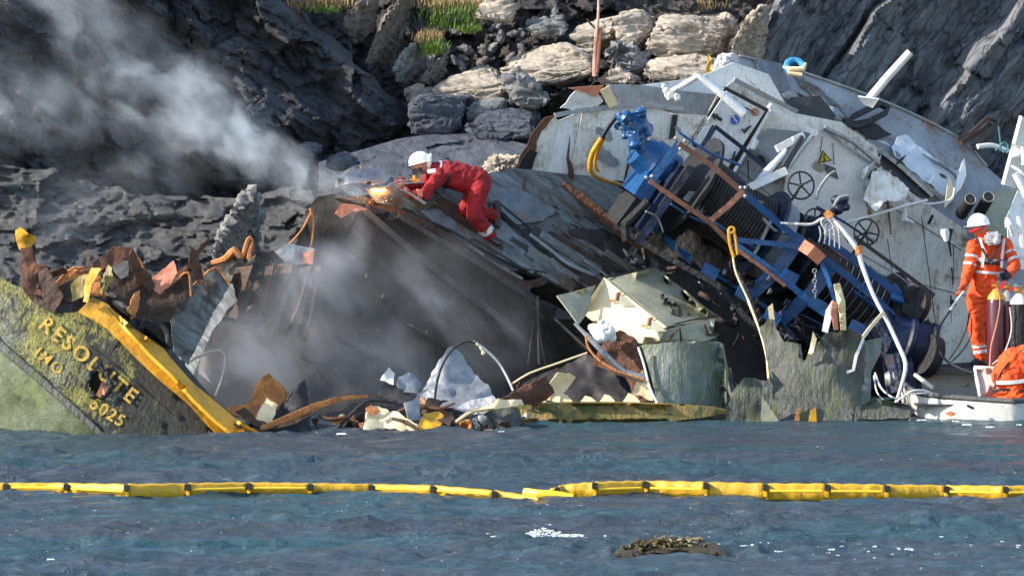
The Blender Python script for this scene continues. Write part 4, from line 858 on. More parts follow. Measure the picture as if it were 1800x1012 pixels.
for i in range(30):
    x = r.uniform(1000, 1690); y = r.uniform(150, 600)
    if y < 170 + max(0, x - 1300) * .42 or y > 300 + max(0, x - 1180) * .75: continue
    s = r.uniform(6, 26); q = [(x + s * r.uniform(.5, 1.2) * math.cos(k * .9), y + s * r.uniform(.3, .9) * math.sin(k * .9) + .5 * s * math.cos(k * .9)) for k in range(7)]
    wp('grime_patch', q, ['deck', 'dark', 'roofgrey', 'rustdk', 'olive'][i % 5], .075 if i % 2 else .235, crumple=.002, jag=2.5, res=5, thick=.004, seed=i)
# seams, ledges, drips and small torn fittings on the deckhouse
for pp in ([(1300, 300), (1350, 340), (1400, 400)], [(1130, 190), (1120, 250), (1098, 315)], [(1240, 205), (1205, 262)], [(1560, 420), (1600, 690)], [(1620, 380), (1660, 690)], [(1500, 470), (1700, 520)], [(1545, 350), (1690, 440)]):
    mk('seam', [wb(pp, .16, .006, 5)], M['dark'], wr)
mk('ledge', [wb([(1352, 186), (1372, 200), (1436, 236)], .34, .035, 4)], M['white'], wr); mk('ledge', [wb([(1290, 140), (1352, 172), (1400, 196)], .10, .03, 4)], M['galv'], wr)
for i in range(26):
    x = r.uniform(1380, 1690); y = np.interp(x, [1380, 1500, 1690], [150, 215, 330]) + r.uniform(-5, 55); s = r.uniform(4, 13); an = r.choice([.6, .6, -1.0]) + r.uniform(-.3, .3)
    q = (math.cos(an) * s, math.sin(an) * s)
    mk('torn_fitting', [rb([(x - q[0], y - q[1]), (x, y + r.uniform(-2, 2)), (x + q[0], y + q[1])], .15 + r.uniform(0, .12), [.006, r.uniform(.010, .03), .006], 5)], M[['bright', 'dark', 'galv', 'rust', 'dark', 'whitebare'][i % 6]], wr)
for i in range(22):
    x = r.uniform(1230, 1690); y = r.uniform(240, 560)
    if y < 250 + (x - 1230) * .35 or y > 300 + (x - 1230) * .8: continue
    mk('rust_run', [wb([(x, y), (x + r.uniform(-1, 2), y + r.uniform(8, 30)), (x + 1, y + r.uniform(32, 60))], .13, [.012, .008, .002], 5, flat=.3)], M[['rustbar', 'dark', 'rust'][i % 3]], wr)
# white posts sticking out of the house
def boxbar(n_, pp, r, m='bright', par=None, **k): return mk(n_, [bar(pp, r, 4, **k)], M[m], par or wr)
mk('white_post', [bar([(1226, 132, 3.2), (1262, 160, 3.2), (1308, 200, 3.25)], [.035, .05, .055], 10)], M['white'], wr)
mk('white_post', [bar([(1228, 134, 3.3), (1170, 168, 3.4)], .04, 8)], M['white'], wr)
st = mk('stanchion', [bar([(1525, 178, 4.2), (1560, 136, 4.15), (1600, 92, 4.1)], [.055, .055, .052], 14)], M['bright'], wr)
mk('base_flange', [plateg([(1508, 170, 4.1), (1545, 175, 4.1), (1534, 190, 4.15), (1518, 184, 4.15)], thick=.03, res=30)], M['bright'], st)
mk('fluorescent_fitting', [bar([(1312, 332, 2.4), (1382, 300, 2.5)], .048, 4)], M['bright'], wr)
mk('fluorescent_fitting', [bar([(1365, 262, 3.0), (1392, 248, 3.05)], .045, 4), bar([(1394, 246, 3.1), (1412, 238, 3.15)], .04, 4)], M['bright'], wr)
mk('white_post', [bar([(1268, 350, 2.3), (1285, 325, 2.4), (1300, 318, 2.4)], [.03, .08, .05], 10)], M['bright'], wr)
mk('white_post', [bar([(1330, 322, 2.7), (1350, 300, 2.7), (1378, 268, 2.8), (1382, 262, 2.8)], [.04, .05, .03, .02], 8)], M['white'], wr)
mk('black_strut', [bar([(1375, 300, 2.85), (1392, 270, 2.9), (1410, 240, 3.0)], [.05, .045, .03], 6)], M['black'], wr)
plate('mast_plate', [(1765, 325, 2.4), (1797, 205, 2.2), (1812, 212, 2.5), (1800, 340, 2.6), (1788, 332, 2.6)], M['bright'], wr, res=12, thick=.05)
plate('mast_plate', [(1772, 320, 2.55), (1800, 225, 2.5), (1840, 240, 2.8), (1830, 345, 2.8)], M['white'], wr, res=12, thick=.05)
mk('white_pipe', [bar([(1798, 258, 2.2), (1800, 290, 2.2)], .03, 8), bar([(1785, 305, 2.1), (1798, 330, 2.1), (1805, 345, 2.1)], .05, 10), bar([(1778, 292, 2.2), (1792, 300, 2.15), (1800, 310, 2.1)], .018, 8, smooth=2)], M['bright'], wr)
rp('vertical_flange', [(1770, 380), (1800, 310), (1850, 310), (1850, 480), (1775, 470)], 'white2', 1.9, res=14)
mk('torn_flashing', [bar([(1768, 400, 1.9), (1770, 385, 1.9), (1775, 395, 1.85), (1780, 415, 1.9)], [.01, .03, .03, .02], 6, smooth=2), bar([(1790, 380, 1.9), (1794, 410, 1.9), (1798, 440, 1.9)], [.02, .04, .02], 6)], M['bright'], wr)

# crumpled things on the roof edge (each lies loose)
def lump(name, pts, mat, label, cat, seed=0, amp=.03):
    g = [ball(P(x, y, D), r_ * .0072, 1, .8, 1, 12, 8) for x, y, D, r_ in pts]
    o = fuse(name, g, mat, None, .014, 1, amp, 9, seed)
    co = np.array([v.co[:] for v in o.data.vertices]); c = Vector((co[:, 0].mean(), co[:, 1].mean(), co[:, 2].min())); o.data.transform(Matrix.Translation(-c)); o.location = c
    return tag(o, label, cat)
lump('plastic_sheet', [(1268, 125, 4.4, 12), (1280, 108, 4.4, 14), (1285, 122, 4.3, 11), (1272, 112, 4.3, 13), (1262, 134, 4.3, 8)], M['plastic'], 'crumpled translucent white plastic sheet caught on the top corner of the wreck', 'plastic sheet', 3, .035)
lump('white_rag', [(1178, 168, 3.2, 7), (1190, 171, 3.15, 5), (1170, 160, 3.2, 5), (1165, 152, 3.2, 3)], M['bright'], 'small bright white rag lying on the upper edge of the bulwark', 'rag', 5, .02)
o = plate('yellow_flag', [(1245, 95, 4.3), (1251, 104, 4.25), (1252, 120, 4.25), (1247, 137, 4.3), (1240, 128, 4.3), (1243, 110, 4.3)], M['yellow'], None, res=6, crumple=.02); tag(o, 'orange yellow strip standing up beside the crumpled plastic', 'strip')
o = mk('mooring_rope', [torus(P(1397, 117, 4.5), (0.1, -1, .8), .105, .042, 36, 8, 1), torus(P(1398, 117, 4.56), (0.1, -1, .9), .09, .04, 36, 8, 1)], M['sky']); tag(o, 'bright blue coil of rope on the roof rim of the wreck', 'rope')
mk('roller_fairlead', [bar([(1378, 118, 4.5), (1388, 122, 4.4), (1412, 122, 4.4), (1416, 112, 4.5)], [.02, .035, .035, .02], 10), bar([(1384, 128, 4.4), (1410, 132, 4.4)], .03, 8)], M['cream'], wr)
o = mk('twine', [bar([(1755, 222, 3.9), (1758, 245, 3.9), (1760, 262, 3.9), (1765, 268, 3.85)], .010, 6, smooth=3), torus(P(1765, 258, 3.88), (0, -1, .2), .05, .01, 20, 6), bar([(1750, 265, 3.9), (1762, 252, 3.88), (1772, 262, 3.9)], .012, 6)], paint('teal_twine', (.05, .22, .24), (.04, .16, .18), 9)); tag(o, 'thin teal twine hanging off the brown bracket at the right', 'twine')
# ------------------------------------------------------------------ the winches (parts of the wreck)
def AX(px): return P(px, 250 + (px - 1100) * .676, 2.0 + .0026 * (px - 1100))
AXD = (AX(1640) - AX(1100)).normalized()
PE = AXD.cross(Vector((0, 1, 0))).normalized()            # in the picture plane, across the axis
if PE.z > 0: PE = -PE
FR = PE.cross(AXD).normalized()
if FR.y > 0: FR = -FR                                      # towards the viewer
def WA(px, pe=0, fr=0): return AX(px) + PE * pe + FR * fr   # pe metres to the lower left, fr metres to the front
bed = mk('winch', [plateg([(1062, 392, 2.9), (1135, 318, 2.7), (1215, 300, 2.9), (1330, 390, 3.2), (1480, 500, 3.5), (1600, 600, 3.7), (1600, 700, 3.0), (1480, 690, 2.7), (1400, 600, 2.6), (1250, 480, 2.7), (1150, 440, 2.8)], res=14, crumple=.05, cs=4, thick=.08)], M['dark'], wr)
def wk(n_, g, m, par=None): return mk(n_, g, M[m] if isinstance(m, str) else m, par or bed)
def disc(px, r, th=.03, pe=0, fr=0, n=40): c = WA(px, pe, fr); return lathe(c - AXD * th, c + AXD * th, [(0, r * .96), (.1, r), (.9, r), (1, r * .96)], n)
# gear motor, upper left
wk('gear_motor', [lathe(WA(1118), WA(1180), [(0, .05), (.02, .20), (.35, .235), (.42, .27), (.62, .27), (.66, .24), (1, .24)], 28), lathe(WA(1122, .02, .03), WA(1150, .02, .03), [(0, .12), (1, .14)], 20)], 'blue')
mg = []
for (x, y, r_) in [(1092, 206, .06), (1086, 222, .05), (1100, 226, .07), (1112, 207, .07), (1126, 198, .05), (1112, 224, .07), (1126, 232, .08), (1098, 240, .045), (1138, 226, .08), (1118, 250, .06), (1128, 262, .055)]: mg.append(ball(P(x, y, 1.9 + rnd.uniform(-.05, .1)), r_, 1, 1, 1, 12, 8))
for a, b in (((1083, 205), (1108, 200)), ((1098, 215), (1130, 245)), ((1126, 196), (1140, 240)), ((1108, 232), (1128, 268))): mg.append(bar([(*a, 1.85), (*b, 1.9)], .055, 10))
mg += [lathe(P(1106, 212, 1.78), P(1092, 203, 1.74), [(0, .06), (.5, .06), (.55, .085), (.8, .085), (.85, .05), (1, .05)], 18), lathe(P(1128, 205, 1.8), P(1124, 188, 1.8), [(0, .07), (.4, .07), (.45, .09), (.7, .09), (.75, .05), (1, .045)], 18), lathe(P(1112, 235, 1.8), P(1118, 262, 1.8), [(0, .07), (.6, .07), (.62, .095), (.8, .095), (1, .06)], 18), boxg(P(1118, 222, 1.86), .2, .16, .17, Matrix.Rotation(.6, 3, 'Y'), .15)]
mot = fuse('hydraulic_motor', mg, M['blue'], bed, .013, 2)
for (x, y) in [(1088, 200), (1097, 198), (1128, 190), (1106, 218), (1140, 246), (1090, 226)]: wk('motor_bolt', [bar([(x, y, 1.8), (x + 2, y - 2, 1.76)], .018, 8)], 'galv', mot)
o = mk('hydraulic_hose', [bar([(1086, 202, 1.9), (1068, 225, 1.95), (1057, 245, 2.0)], .030, 10, smooth=4)], M['blue2']); tag(o, 'blue sleeved end of the thick hose at the upper winch motor', 'hose')
o = mk('hydraulic_hose', [bar([(1058, 242, 1.98), (1042, 268, 2.1), (1037, 292, 2.2), (1042, 306, 2.3), (1060, 316, 2.5), (1095, 326, 2.8)], [.03, .035, .034, .03, .026, .022], 10, smooth=4), bar([(1064, 240, 2.02), (1050, 268, 2.15), (1046, 290, 2.25), (1052, 302, 2.35)], .02, 8, smooth=4)], M['brass']); tag(o, 'yellow and black hose curving down the white bulwark', 'hose')
# side frame between motor and drum
def fplate(a, b, c, d, th=.05, axs=0):
    q = [Vector(v) for v in (a, b, c, d)]; n_ = AXD * th
    V = [v - n_ for v in q] + [v + n_ for v in q]; return V, [(0, 3, 2, 1), (4, 5, 6, 7), (0, 1, 5, 4), (1, 2, 6, 5), (2, 3, 7, 6), (3, 0, 4, 7)]
wk('side_frame', [fplate(WA(1172, -.15, .42), WA(1172, .80, .40), WA(1172, .85, -.3), WA(1172, -.2, -.3), .03), tube([WA(1180, -.2, .50), WA(1180, .95, .45)], .045, 4)], 'blue2')
wk('side_frame', [fplate(WA(1152, .15, .3), WA(1152, .48, .33), WA(1152, .48, -.3), WA(1152, .15, -.3), .10)], 'blue')
wk('side_frame', [fplate(WA(1152, .50, .3), WA(1152, .90, .25), WA(1152, .90, -.3), WA(1152, .50, -.3), .05)], 'dark')
wk('frame_foot', [tube([WA(1160, .45, .40), WA(1150, .85, .42), WA(1165, 1.0, .42)], .055, 8)], 'dark')
# drum with flanges, first and second
def drum(a, b, r, amp, n=34):
    pr = []
    for k in range(n * 4 + 1): t = k / (n * 4); pr.append((t, r + amp * abs(math.sin(math.pi * n * t)) + .02 * math.sin(7 * t)))
    return lathe(WA(a), WA(b), pr, 36)
M['wire'] = paint('tarred_wire', (.026, .021, .019), (.009, .008, .008), 5, .3, rough=.5, bmp=.7, rustc=(.07, .04, .025))
wk('wire_drum', [drum(1215, 1330, .42, .02, 22)], 'wire')
wk('drum_flange', [disc(1212, .68, .025)], 'dark'); wk('drum_flange', [disc(1336, .60, .03)], 'blue2')
wk('brake_band', [lathe(WA(1340), WA(1362), [(0, .50), (.1, .52), (.9, .52), (1, .50)], 40)], 'galv')
wk('drum_flange', [disc(1372, .50, .03)], 'dark')
wk('wire_drum', [drum(1400, 1535, .40, .022, 24)], 'wire')
wk('drum_flange', [disc(1396, .56, .03)], 'blue2'); wk('drum_flange', [disc(1542, .58, .03)], 'dark')
wk('warping_head', [lathe(WA(1560), WA(1620, 0, 0), [(0, .16), (.3, .12), (.8, .14), (.85, .28), (1, .27)], 30)], 'dark')
wk('drum_flange', [lathe(P(1602, 535, 2.2), P(1610, 538, 2.25), [(0, .25), (1, .26)], 32)], 'dark')
for k in range(9):
    t = .2 + k * .09; wk('wire_turn', [torus(WA(1405 + 125 * t), AXD, .43, .007, 44, 5, 1)], 'galv')
# blue arms of the brake frame
for px, m_b in ((1366, 'blue'), (1425, 'blue')): wk('brake_arm', [tube([WA(px, -.25, .55), WA(px - 4, .25, .62), WA(px - 14, .75, .5)], .085, 4)], m_b)
# tie bars, the cage in front of the drums
def tb(pp, r, m, n_='tie_bar'): return wk(n_, [bar(pp, r, 4)], m)
tb([(1192, 252, 1.45), (1250, 290, 1.55), (1262, 300, 1.55), (1306, 338, 1.65)], .034, 'rustbar')
tb([(1142, 318, 1.45), (1200, 358, 1.5), (1250, 392, 1.6), (1282, 425, 1.7)], .030, 'rustbar')
tb([(1306, 336, 1.62), (1280, 362, 1.6), (1248, 388, 1.57)], .034, 'rustbar')
tb([(1195, 250, 1.5), (1170, 285, 1.48), (1142, 320, 1.5)], .05, 'blue')
tb([(1306, 338, 1.68), (1350, 376, 1.75), (1402, 420, 1.85)], .042, 'blue')
tb([(1318, 350, 1.78), (1360, 386, 1.82), (1395, 418, 1.92)], .02, 'rustbar')
tb([(1290, 421, 1.7), (1350, 427, 1.75), (1412, 434, 1.8)], .032, 'blue')
tb([(1290, 428, 1.65), (1340, 462, 1.65), (1400, 510, 1.7), (1455, 556, 1.75)], .038, 'blue')
tb([(1292, 436, 1.62), (1340, 470, 1.6), (1380, 502, 1.65)], .022, 'rustbar')
tb([(1440, 448, 1.85), (1490, 485, 1.95), (1545, 530, 2.05), (1570, 555, 2.1)], .042, 'blue')
tb([(1450, 420, 2.0), (1500, 455, 2.1), (1545, 490, 2.2), (1590, 528, 2.3)], .045, 'blue')
tb([(1420, 420, 1.95), (1455, 445, 2.0), (1495, 478, 2.05)], .022, 'rustdk')
tb([(1440, 452, 1.8), (1455, 490, 1.7), (1468, 530, 1.6)], .026, 'blue')
tb([(1412, 432, 1.75), (1425, 440, 1.7), (1442, 455, 1.75)], .075, 'salmon')
tb([(1355, 388, 2.1), (1335, 430, 2.1), (1318, 460, 2.1)], .02, 'galv')
wk('roller', [bar([(1565, 520, 2.2), (1590, 530, 2.2)], .055, 10), bar([(1570, 500, 2.3), (1592, 528, 2.25)], .03, 8)], 'blue')
for x, y in [(1188, 243), (1204, 248), (1196, 262), (1136, 312), (1146, 310), (1302, 330), (1310, 345), (1310, 330)]: wk('nut', [ball(P(x, y, 1.38), .026, n=8, m=6)], 'galv')
# thin blue and bare pipes running along the cage
for k in range(16):
    x = 1140 + k * 24 + rnd.uniform(-8, 8); pe = rnd.uniform(-.75, .85); L_ = rnd.uniform(40, 130)
    wk('cage_pipe', [tube([WA(x, pe, .5 + rnd.uniform(-.1, .15)), WA(x + L_ * .5, pe + rnd.uniform(-.05, .05), .55), WA(x + L_, pe + rnd.uniform(-.1, .1), .5)], rnd.uniform(.008, .024), 8, smooth=3)], ['blue', 'galv', 'blue', 'blue2', 'blue', 'rustbar'][k % 6])
for x, y in ((1240, 460), (1300, 500), (1380, 470), (1430, 520), (1500, 560), (1350, 540)): wk('cage_plate', [plateg([(x, y, 1.9), (x + 26, y + 14, 1.95), (x + 16, y + 34, 1.9), (x - 8, y + 18, 1.85)], thick=.03, res=9, crumple=.01)], 'blue')
# railings
wk('guard_rail', [bar([(1256, 222, 2.6), (1300, 256, 2.7), (1350, 298, 2.8)], .026, 4), bar([(1256, 222, 2.62), (1240, 250, 2.6), (1232, 262, 2.6)], .035, 4)], 'blue2')
wk('guard_rail', [bar([(1502, 416, 2.9), (1560, 458, 2.95), (1641, 518, 3.0)], .024, 4), bar([(1641, 516, 3.0), (1620, 542, 2.9), (1592, 568, 2.8)], .024, 4)], 'black')
wk('guard_rail', [bar([(1545, 488, 2.9), (1580, 488, 2.9), (1596, 494, 2.9), (1600, 504, 2.9)], .010, 6, smooth=3)], 'black')
wk('flange_plate', [plateg([(1585, 548, 2.1), (1592, 515, 2.1), (1605, 503, 2.15), (1620, 505, 2.2), (1618, 530, 2.2), (1600, 560, 2.15)], thick=.05)], 'dark')
# lower right drive
wk('drive_motor', [lathe(P(1560, 590, 2.0), P(1650, 620, 2.1), [(0, .12), (.02, .26), (.3, .29), (.34, .33), (.42, .33), (.45, .28), (.72, .28), (.75, .34), (.82, .34), (.86, .2), (1, .18)], 28)], 'blue2')
wk('drive_flange', [lathe(P(1625, 622, 1.8), P(1640, 628, 1.85), [(0, .26), (1, .27)], 28)], 'dark')
wk('drive_casing', [bar([(1540, 560, 2.1), (1580, 620, 2.0), (1590, 690, 1.9)], .22, 8)], 'blue2')
wk('pipe_flange', [lathe(P(1556, 668, 1.4), P(1572, 666, 1.4), [(0, .08), (.5, .11), (.52, .07), (1, .09)], 16)], 'galv')
# hand wheels with stems
def handwheel(x, y, Y, r, a0):
    c = P(x, y, Y); nn = Vector((.25, -1, .05)).normalized(); g = [torus(c, nn, r, .013, 36, 6)]
    a = nn.orthogonal().normalized(); b = nn.cross(a)
    for k in range(5): an = a0 + k * 1.2566; g.append(tube([c, c + (a * math.cos(an) + b * math.sin(an)) * r], .011, 6))
    g.append(ball(c, .03, n=10, m=6)); h = mk('hand_wheel', g, M['black'], bed)
    mk('stem', [tube([c, P(x - 22, y + 34, Y + .5), P(x - 50, y + 70, Y + .8)], .016, 6)], M['black'], h)
handwheel(1408, 326, 3.3, .172, .3); handwheel(1523, 408, 3.5, .165, .9); handwheel(1432, 385, 3.2, .13, .1)
g = []
for (x, y, r_) in [(1470, 352, .07), (1484, 350, .06), (1474, 368, .07), (1460, 384, .08), (1448, 380, .06), (1488, 364, .05), (1440, 392, .07), (1425, 385, .05)]: g.append(ball(P(x, y, 2.8), r_, 1, 1, 1, 12, 8))
g.append(bar([(1420, 392, 2.8), (1460, 380, 2.8), (1484, 345, 2.8)], .05, 8)); fuse('valve_block', g, M['blue2'], bed, .014, 1)
wk('valve_pipe', [bar([(1436, 352, 2.5), (1438, 335, 2.5), (1455, 310, 2.45), (1468, 300, 2.45)], [.02, .02, .018, .01], 8, smooth=3), bar([(1464, 366, 2.5), (1475, 348, 2.5), (1492, 344, 2.5)], [.02, .026, .02], 8, smooth=3)], 'galv')
# hydraulic clutter down in the bed
r = random.Random(21); mats = ['dark', 'blue2', 'galv', 'dark', 'rustdk', 'blue2', 'dark']
def inbed(x, y): return (y > 392 + (x - 1090) * .50) and (y < 470 + (x - 1100) * .62) and y < 660
k = 0
while k < 85:
    x, y = r.uniform(1085, 1560), r.uniform(380, 660)
    if not inbed(x, y): continue
    k += 1; L = r.uniform(10, 46); an = r.choice([.65, .65, .65, 2.2, 1.2, 0]) + r.uniform(-.25, .25); D = 2.45 + r.uniform(-.25, .2)
    p = [(x, y, D), (x + L * .5 * math.cos(an) + r.uniform(-4, 4), y + L * .5 * math.sin(an) + r.uniform(-4, 4), D - r.uniform(0, .1)), (x + L * math.cos(an), y + L * math.sin(an), D)]
    wk('hydraulic_pipe', [bar(p, r.uniform(.010, .035), 8, smooth=3)], mats[k % 7])
for k in range(26):
    x = r.uniform(1270, 1400); y = 440 + (x - 1270) * .9 + r.uniform(-25, 60)
    wk('pipe_fitting', [lathe(P(x, y, 2.0), P(x + 5, y + 3, 2.0), [(0, .02), (.1, .05), (.4, .05), (.5, .03), (1, .04)], 10)], mats[k % 5])
for a, b in (((1142, 384), (1160, 398)), ((1168, 412), (1188, 428)), ((1192, 432), (1216, 452))):
    wk('blue_panel', [plateg([(a[0], a[1], 2.3), (b[0], b[1] - 4, 2.3), (b[0] - 2, b[1] + 14, 2.25), (a[0] + 2, a[1] + 12, 2.25)], thick=.03)], 'blue')
wk('bed_rail', [bar([(1080, 395, 2.3), (1160, 445, 2.2), (1260, 500, 2.1), (1340, 590, 2.0)], .035, 4)], 'dark')
wk('gear_guard', [plateg([(1200, 350, 1.9), (1212, 336, 1.9), (1226, 338, 1.9), (1238, 352, 1.92), (1240, 372, 1.95), (1228, 378, 1.95), (1218, 360, 1.92)], thick=.03, res=7)], 'galv')
# chain
ch = [torus(P(1432 + (k % 2), 476 + k * 9, 1.7), (1, .2, 0) if k % 2 else (.1, 1, 0), .025, .007, 14, 5) for k in range(6)]
wk('chain', ch, 'galv')
# yellow shackle and the lit bent rails rising from the torn side
rl = mk('bent_rail', [bar([(1455, 376, 1.5), (1480, 403, 1.45), (1508, 440, 1.4), (1514, 462, 1.4), (1535, 518, 1.3), (1560, 565, 1.2), (1580, 608, 1.1), (1592, 640, 1.0), (1586, 672, .8), (1574, 712, .5)], [.022, .026, .028, .028, .024, .024, .026, .026, .022, .022], 10, smooth=3)], M['bright'], wr)
mk('rail_joint', [bar([(1452, 372, 1.5), (1462, 382, 1.48)], .05, 8), bar([(1508, 432, 1.4), (1511, 446, 1.4)], .046, 10)], M['rustor'], rl)
mk('bent_rail', [bar([(1288, 450, 1.4), (1294, 480, 1.35), (1312, 520, 1.3), (1318, 535, 1.25), (1335, 580, 1.1), (1347, 625, .9), (1352, 675, .6)], [.012, .014, .012, .018, .012, .013, .018], 8, smooth=3)], M['cream'], wr)
o = mk('shackle', [bar([(1281, 404, 1.35), (1283, 428, 1.35), (1290, 452, 1.35)], .022, 8, smooth=2), bar([(1290, 404, 1.35), (1294, 428, 1.35), (1296, 448, 1.35)], .018, 8, smooth=2), torus(P(1286, 404, 1.35), (0, -1, .2), .035, .016, 16, 6)], M['brass']); tag(o, 'yellow painted long shackle hanging from the brown winch bar', 'shackle')
o = mk('frayed_rope', [bar([(1372, 392, 1.5), (1400, 394, 1.5), (1428, 394, 1.5), (1445, 385, 1.48), (1462, 388, 1.48)], [.014, .02, .018, .024, .02], 8, smooth=3)] + [torus(P(1452 + k * 3, 392 + k * 4, 1.45), (rnd.uniform(-.5, .5), -1, .3), .06, .012, 22, 5) for k in range(4)] + [bar([(1440 + k * 8, 398, 1.45), (1443 + k * 8, 412, 1.42), (1440 + k * 9, 425 + 3 * k, 1.45)], .009, 5, smooth=2) for k in range(5)], M['plastic']); tag(o, 'pale frayed rope knotted over the middle of the winch cage', 'rope')
mk('rope_strand', [bar([(1297, 478, 1.6), (1306, 500, 1.55), (1316, 515, 1.5), (1325, 545, 1.5), (1330, 570, 1.4)], .03, 6, smooth=2)], M['dark'], wr)

# ------------------------------------------------------------------ cut steel standing in the water
def plt(n_, pp, m, label, cat, group=None, **k):
    k.setdefault('res', 9); k.setdefault('crumple', .03); k.setdefault('thick', .02); o = plate(n_, pp, M[m], None, **k); return tag(o, label, cat, group)
hp = 'torn hull plates standing in the water'
plt('hull_plate', [(1335, 573, .6), (1357, 557, .5), (1378, 601, .3), (1402, 604, .2), (1404, 629, .2), (1414, 636, .2), (1430, 613, .1), (1449, 585, .0), (1493, 579, .0), (1516, 592, .2), (1522, 640, .3), (1514, 690, .1), (1496, 742, -.2), (1352, 742, -.2), (1362, 696, .1), (1350, 636, .4)], 'slimedk', 'tall jagged weed streaked hull plate standing under the blue winches', 'hull plate', hp, crumple=.07, cs=2.5, jag=2.5, thick=.025)
plt('hull_plate', [(1516, 600, .5), (1552, 592, .6), (1548, 621, .55), (1532, 652, .5), (1530, 700, .3), (1512, 742, -.05), (1490, 742, .0), (1500, 660, .4)], 'slime', 'grey green plate leaning right of the tallest jagged one', 'hull plate', hp, crumple=.03)
plt('hull_plate', [(1274, 742, -.35), (1286, 690, -.3), (1307, 664, -.3), (1354, 668, -.2), (1360, 702, -.3), (1345, 742, -.35)], 'slimedk', 'low dark mossy plate left of the tall jagged hull plate', 'hull plate', hp, crumple=.06, cs=4, jag=2)
plt('hull_plate', [(1339, 694, -.45), (1352, 715, -.45), (1370, 740, -.45), (1338, 740, -.45)], 'olive', 'small pale triangular shard in front of the low mossy plate', 'hull plate', hp)
plt('hull_plate', [(1128, 606, .0), (1180, 601, -.1), (1240, 599, -.05), (1266, 601, .15), (1272, 640, .25), (1275, 716, .1), (1278, 745, .1), (1160, 745, -.35), (1152, 700, -.2), (1140, 650, -.1)], 'slime', 'broad curved grey plate with a green foot under the cream steel box', 'hull plate', hp, crumple=.02, cs=2, bow=.12, thick=.03)
plt('hull_plate', [(1266, 602, .2), (1272, 604, .5), (1280, 650, .6), (1278, 718, .3), (1273, 716, .1), (1269, 650, .22)], 'olive', 'narrow weathered return edge of the broad curved plate', 'hull plate', hp, crumple=.01)
plt('hull_plate', [(1540, 700, -.1), (1600, 712, -.1), (1600, 742, -.2), (1500, 742, -.2), (1505, 715, -.15)], 'slimedk', 'flat dark plate awash at the bow of the grey boat', 'hull plate', hp, crumple=.02)
plt('shard', [(1445, 582, -.1), (1452, 545, -.1), (1463, 528, -.1), (1466, 540, -.1), (1455, 585, -.1)], 'bright', 'thin white shard rising left of the cream one', 'shard')
plt('shard', [(1478, 580, -.1), (1474, 540, -.15), (1467, 500, -.15), (1477, 498, -.1), (1486, 530, -.1), (1488, 580, -.05)], 'cream', 'tall cream flat bar standing behind the jagged plate', 'shard')
plt('shard', [(1466, 580, -.12), (1460, 550, -.15), (1464, 528, -.15), (1471, 532, -.15), (1474, 580, -.1)], 'salmon', 'pinkish shard between the white and the cream ones', 'shard')
plt('shard', [(1352, 560, .2), (1350, 540, .2), (1358, 533, .2), (1362, 562, .2)], 'cream', 'short pale upright tab above the left of the jagged plate', 'shard')
plt('shard', [(1416, 634, .05), (1424, 610, .05), (1429, 582, .05), (1436, 595, .05), (1430, 618, .0)], 'cream', 'small peach fin on the notch of the jagged plate', 'shard')
plt('shard', [(1396, 740, -.4), (1400, 722, -.4), (1407, 716, -.4), (1405, 740, -.4)], 'rustor', 'tiny orange tab at the waterline under the jagged plate, left one', 'shard', crumple=.005)
plt('shard', [(1421, 742, -.4), (1424, 722, -.4), (1434, 716, -.4), (1436, 742, -.4)], 'yellow', 'tiny orange yellow tab at the waterline under the jagged plate, right one', 'shard', crumple=.005)
mk('frame_edge', [bar([(1517, 596, .15), (1505, 625, .1), (1500, 650, .1), (1488, 654, .1)], .018, 4)], M['bright'], wr)
mk('frame_edge', [bar([(1552, 550, 1.2), (1530, 575, .8), (1515, 595, .4)], .02, 4)], M['cream'], wr)

# the cream box of cut plating
cb = thing('steel_box', 'cut out cream coloured steel box with two vent openings leaning against the wreck', 'steel box', P(1130, 600, .6))
def cp(n_, pp, m, par=cb, **k): k.setdefault('res', 9); k.setdefault('crumple', .012); k.setdefault('thick', .018); return plate(n_, pp, M[m], par, **k)
lit = cp('front_panel', [(1061, 487, 1.35), (1172, 575, .35), (1159, 598, .30), (1118, 612, .30), (1070, 585, .62), (1021, 548, 1.0)], 'cream', crumple=.008)
def LY(x, y): return mvc(np.array([(1061, 487), (1172, 575), (1118, 612), (1021, 548)], float), np.array([1.35, .35, .3, 1.0]), np.array((x, y), float)) - .03
for cx_, cy_ in ((1094, 530), (1150, 574)):
    vt = mk('vent_opening', [plateg([(cx_ - 12, cy_ - 4), (cx_ - 6, cy_ - 16), (cx_ + 22, cy_ + 8), (cx_ + 2, cy_ + 8)], yf=LY, res=8, thick=.006)], M['olive'], lit)
    mk('vent_hood', [tube([P(x, y, LY(x, y) - .03) for x, y in [(cx_ - 22, cy_ - 2), (cx_ - 12, cy_ - 2), (cx_ - 10, cy_ - 14), (cx_ - 2, cy_ - 16)]], .014, 6, smooth=2)], M['rustor'], lit)
bp_ = cp('back_panel', [(1064, 490, 1.45), (1110, 480, 1.6), (1150, 470, 2.1), (1200, 508, 1.85), (1261, 554, 1.5), (1258, 562, 1.35), (1172, 574, .42), (1120, 528, .93)], 'olive')  # shade of the right-facing side is put into the olive colour
cp('side_panel', [(979, 519, .7), (1010, 512, .9), (1048, 500, 1.1), (1034, 548, .8), (1018, 570, .5)], 'olive')
cp('lower_panel', [(1160, 598, .45), (1172, 578, .5), (1200, 572, .6), (1258, 560, .9), (1252, 586, .85), (1262, 592, .8), (1230, 602, .7), (1160, 602, .4)], 'olive')
mk('patch', [plateg([(1160, 520, 1.25), (1168, 515, 1.35), (1190, 535, 1.25), (1216, 552, 1.15), (1208, 562, .95), (1180, 550, .85), (1165, 535, 1.05)], res=6, crumple=.03, cs=14, thick=.02)], M['slimedk'], bp_)
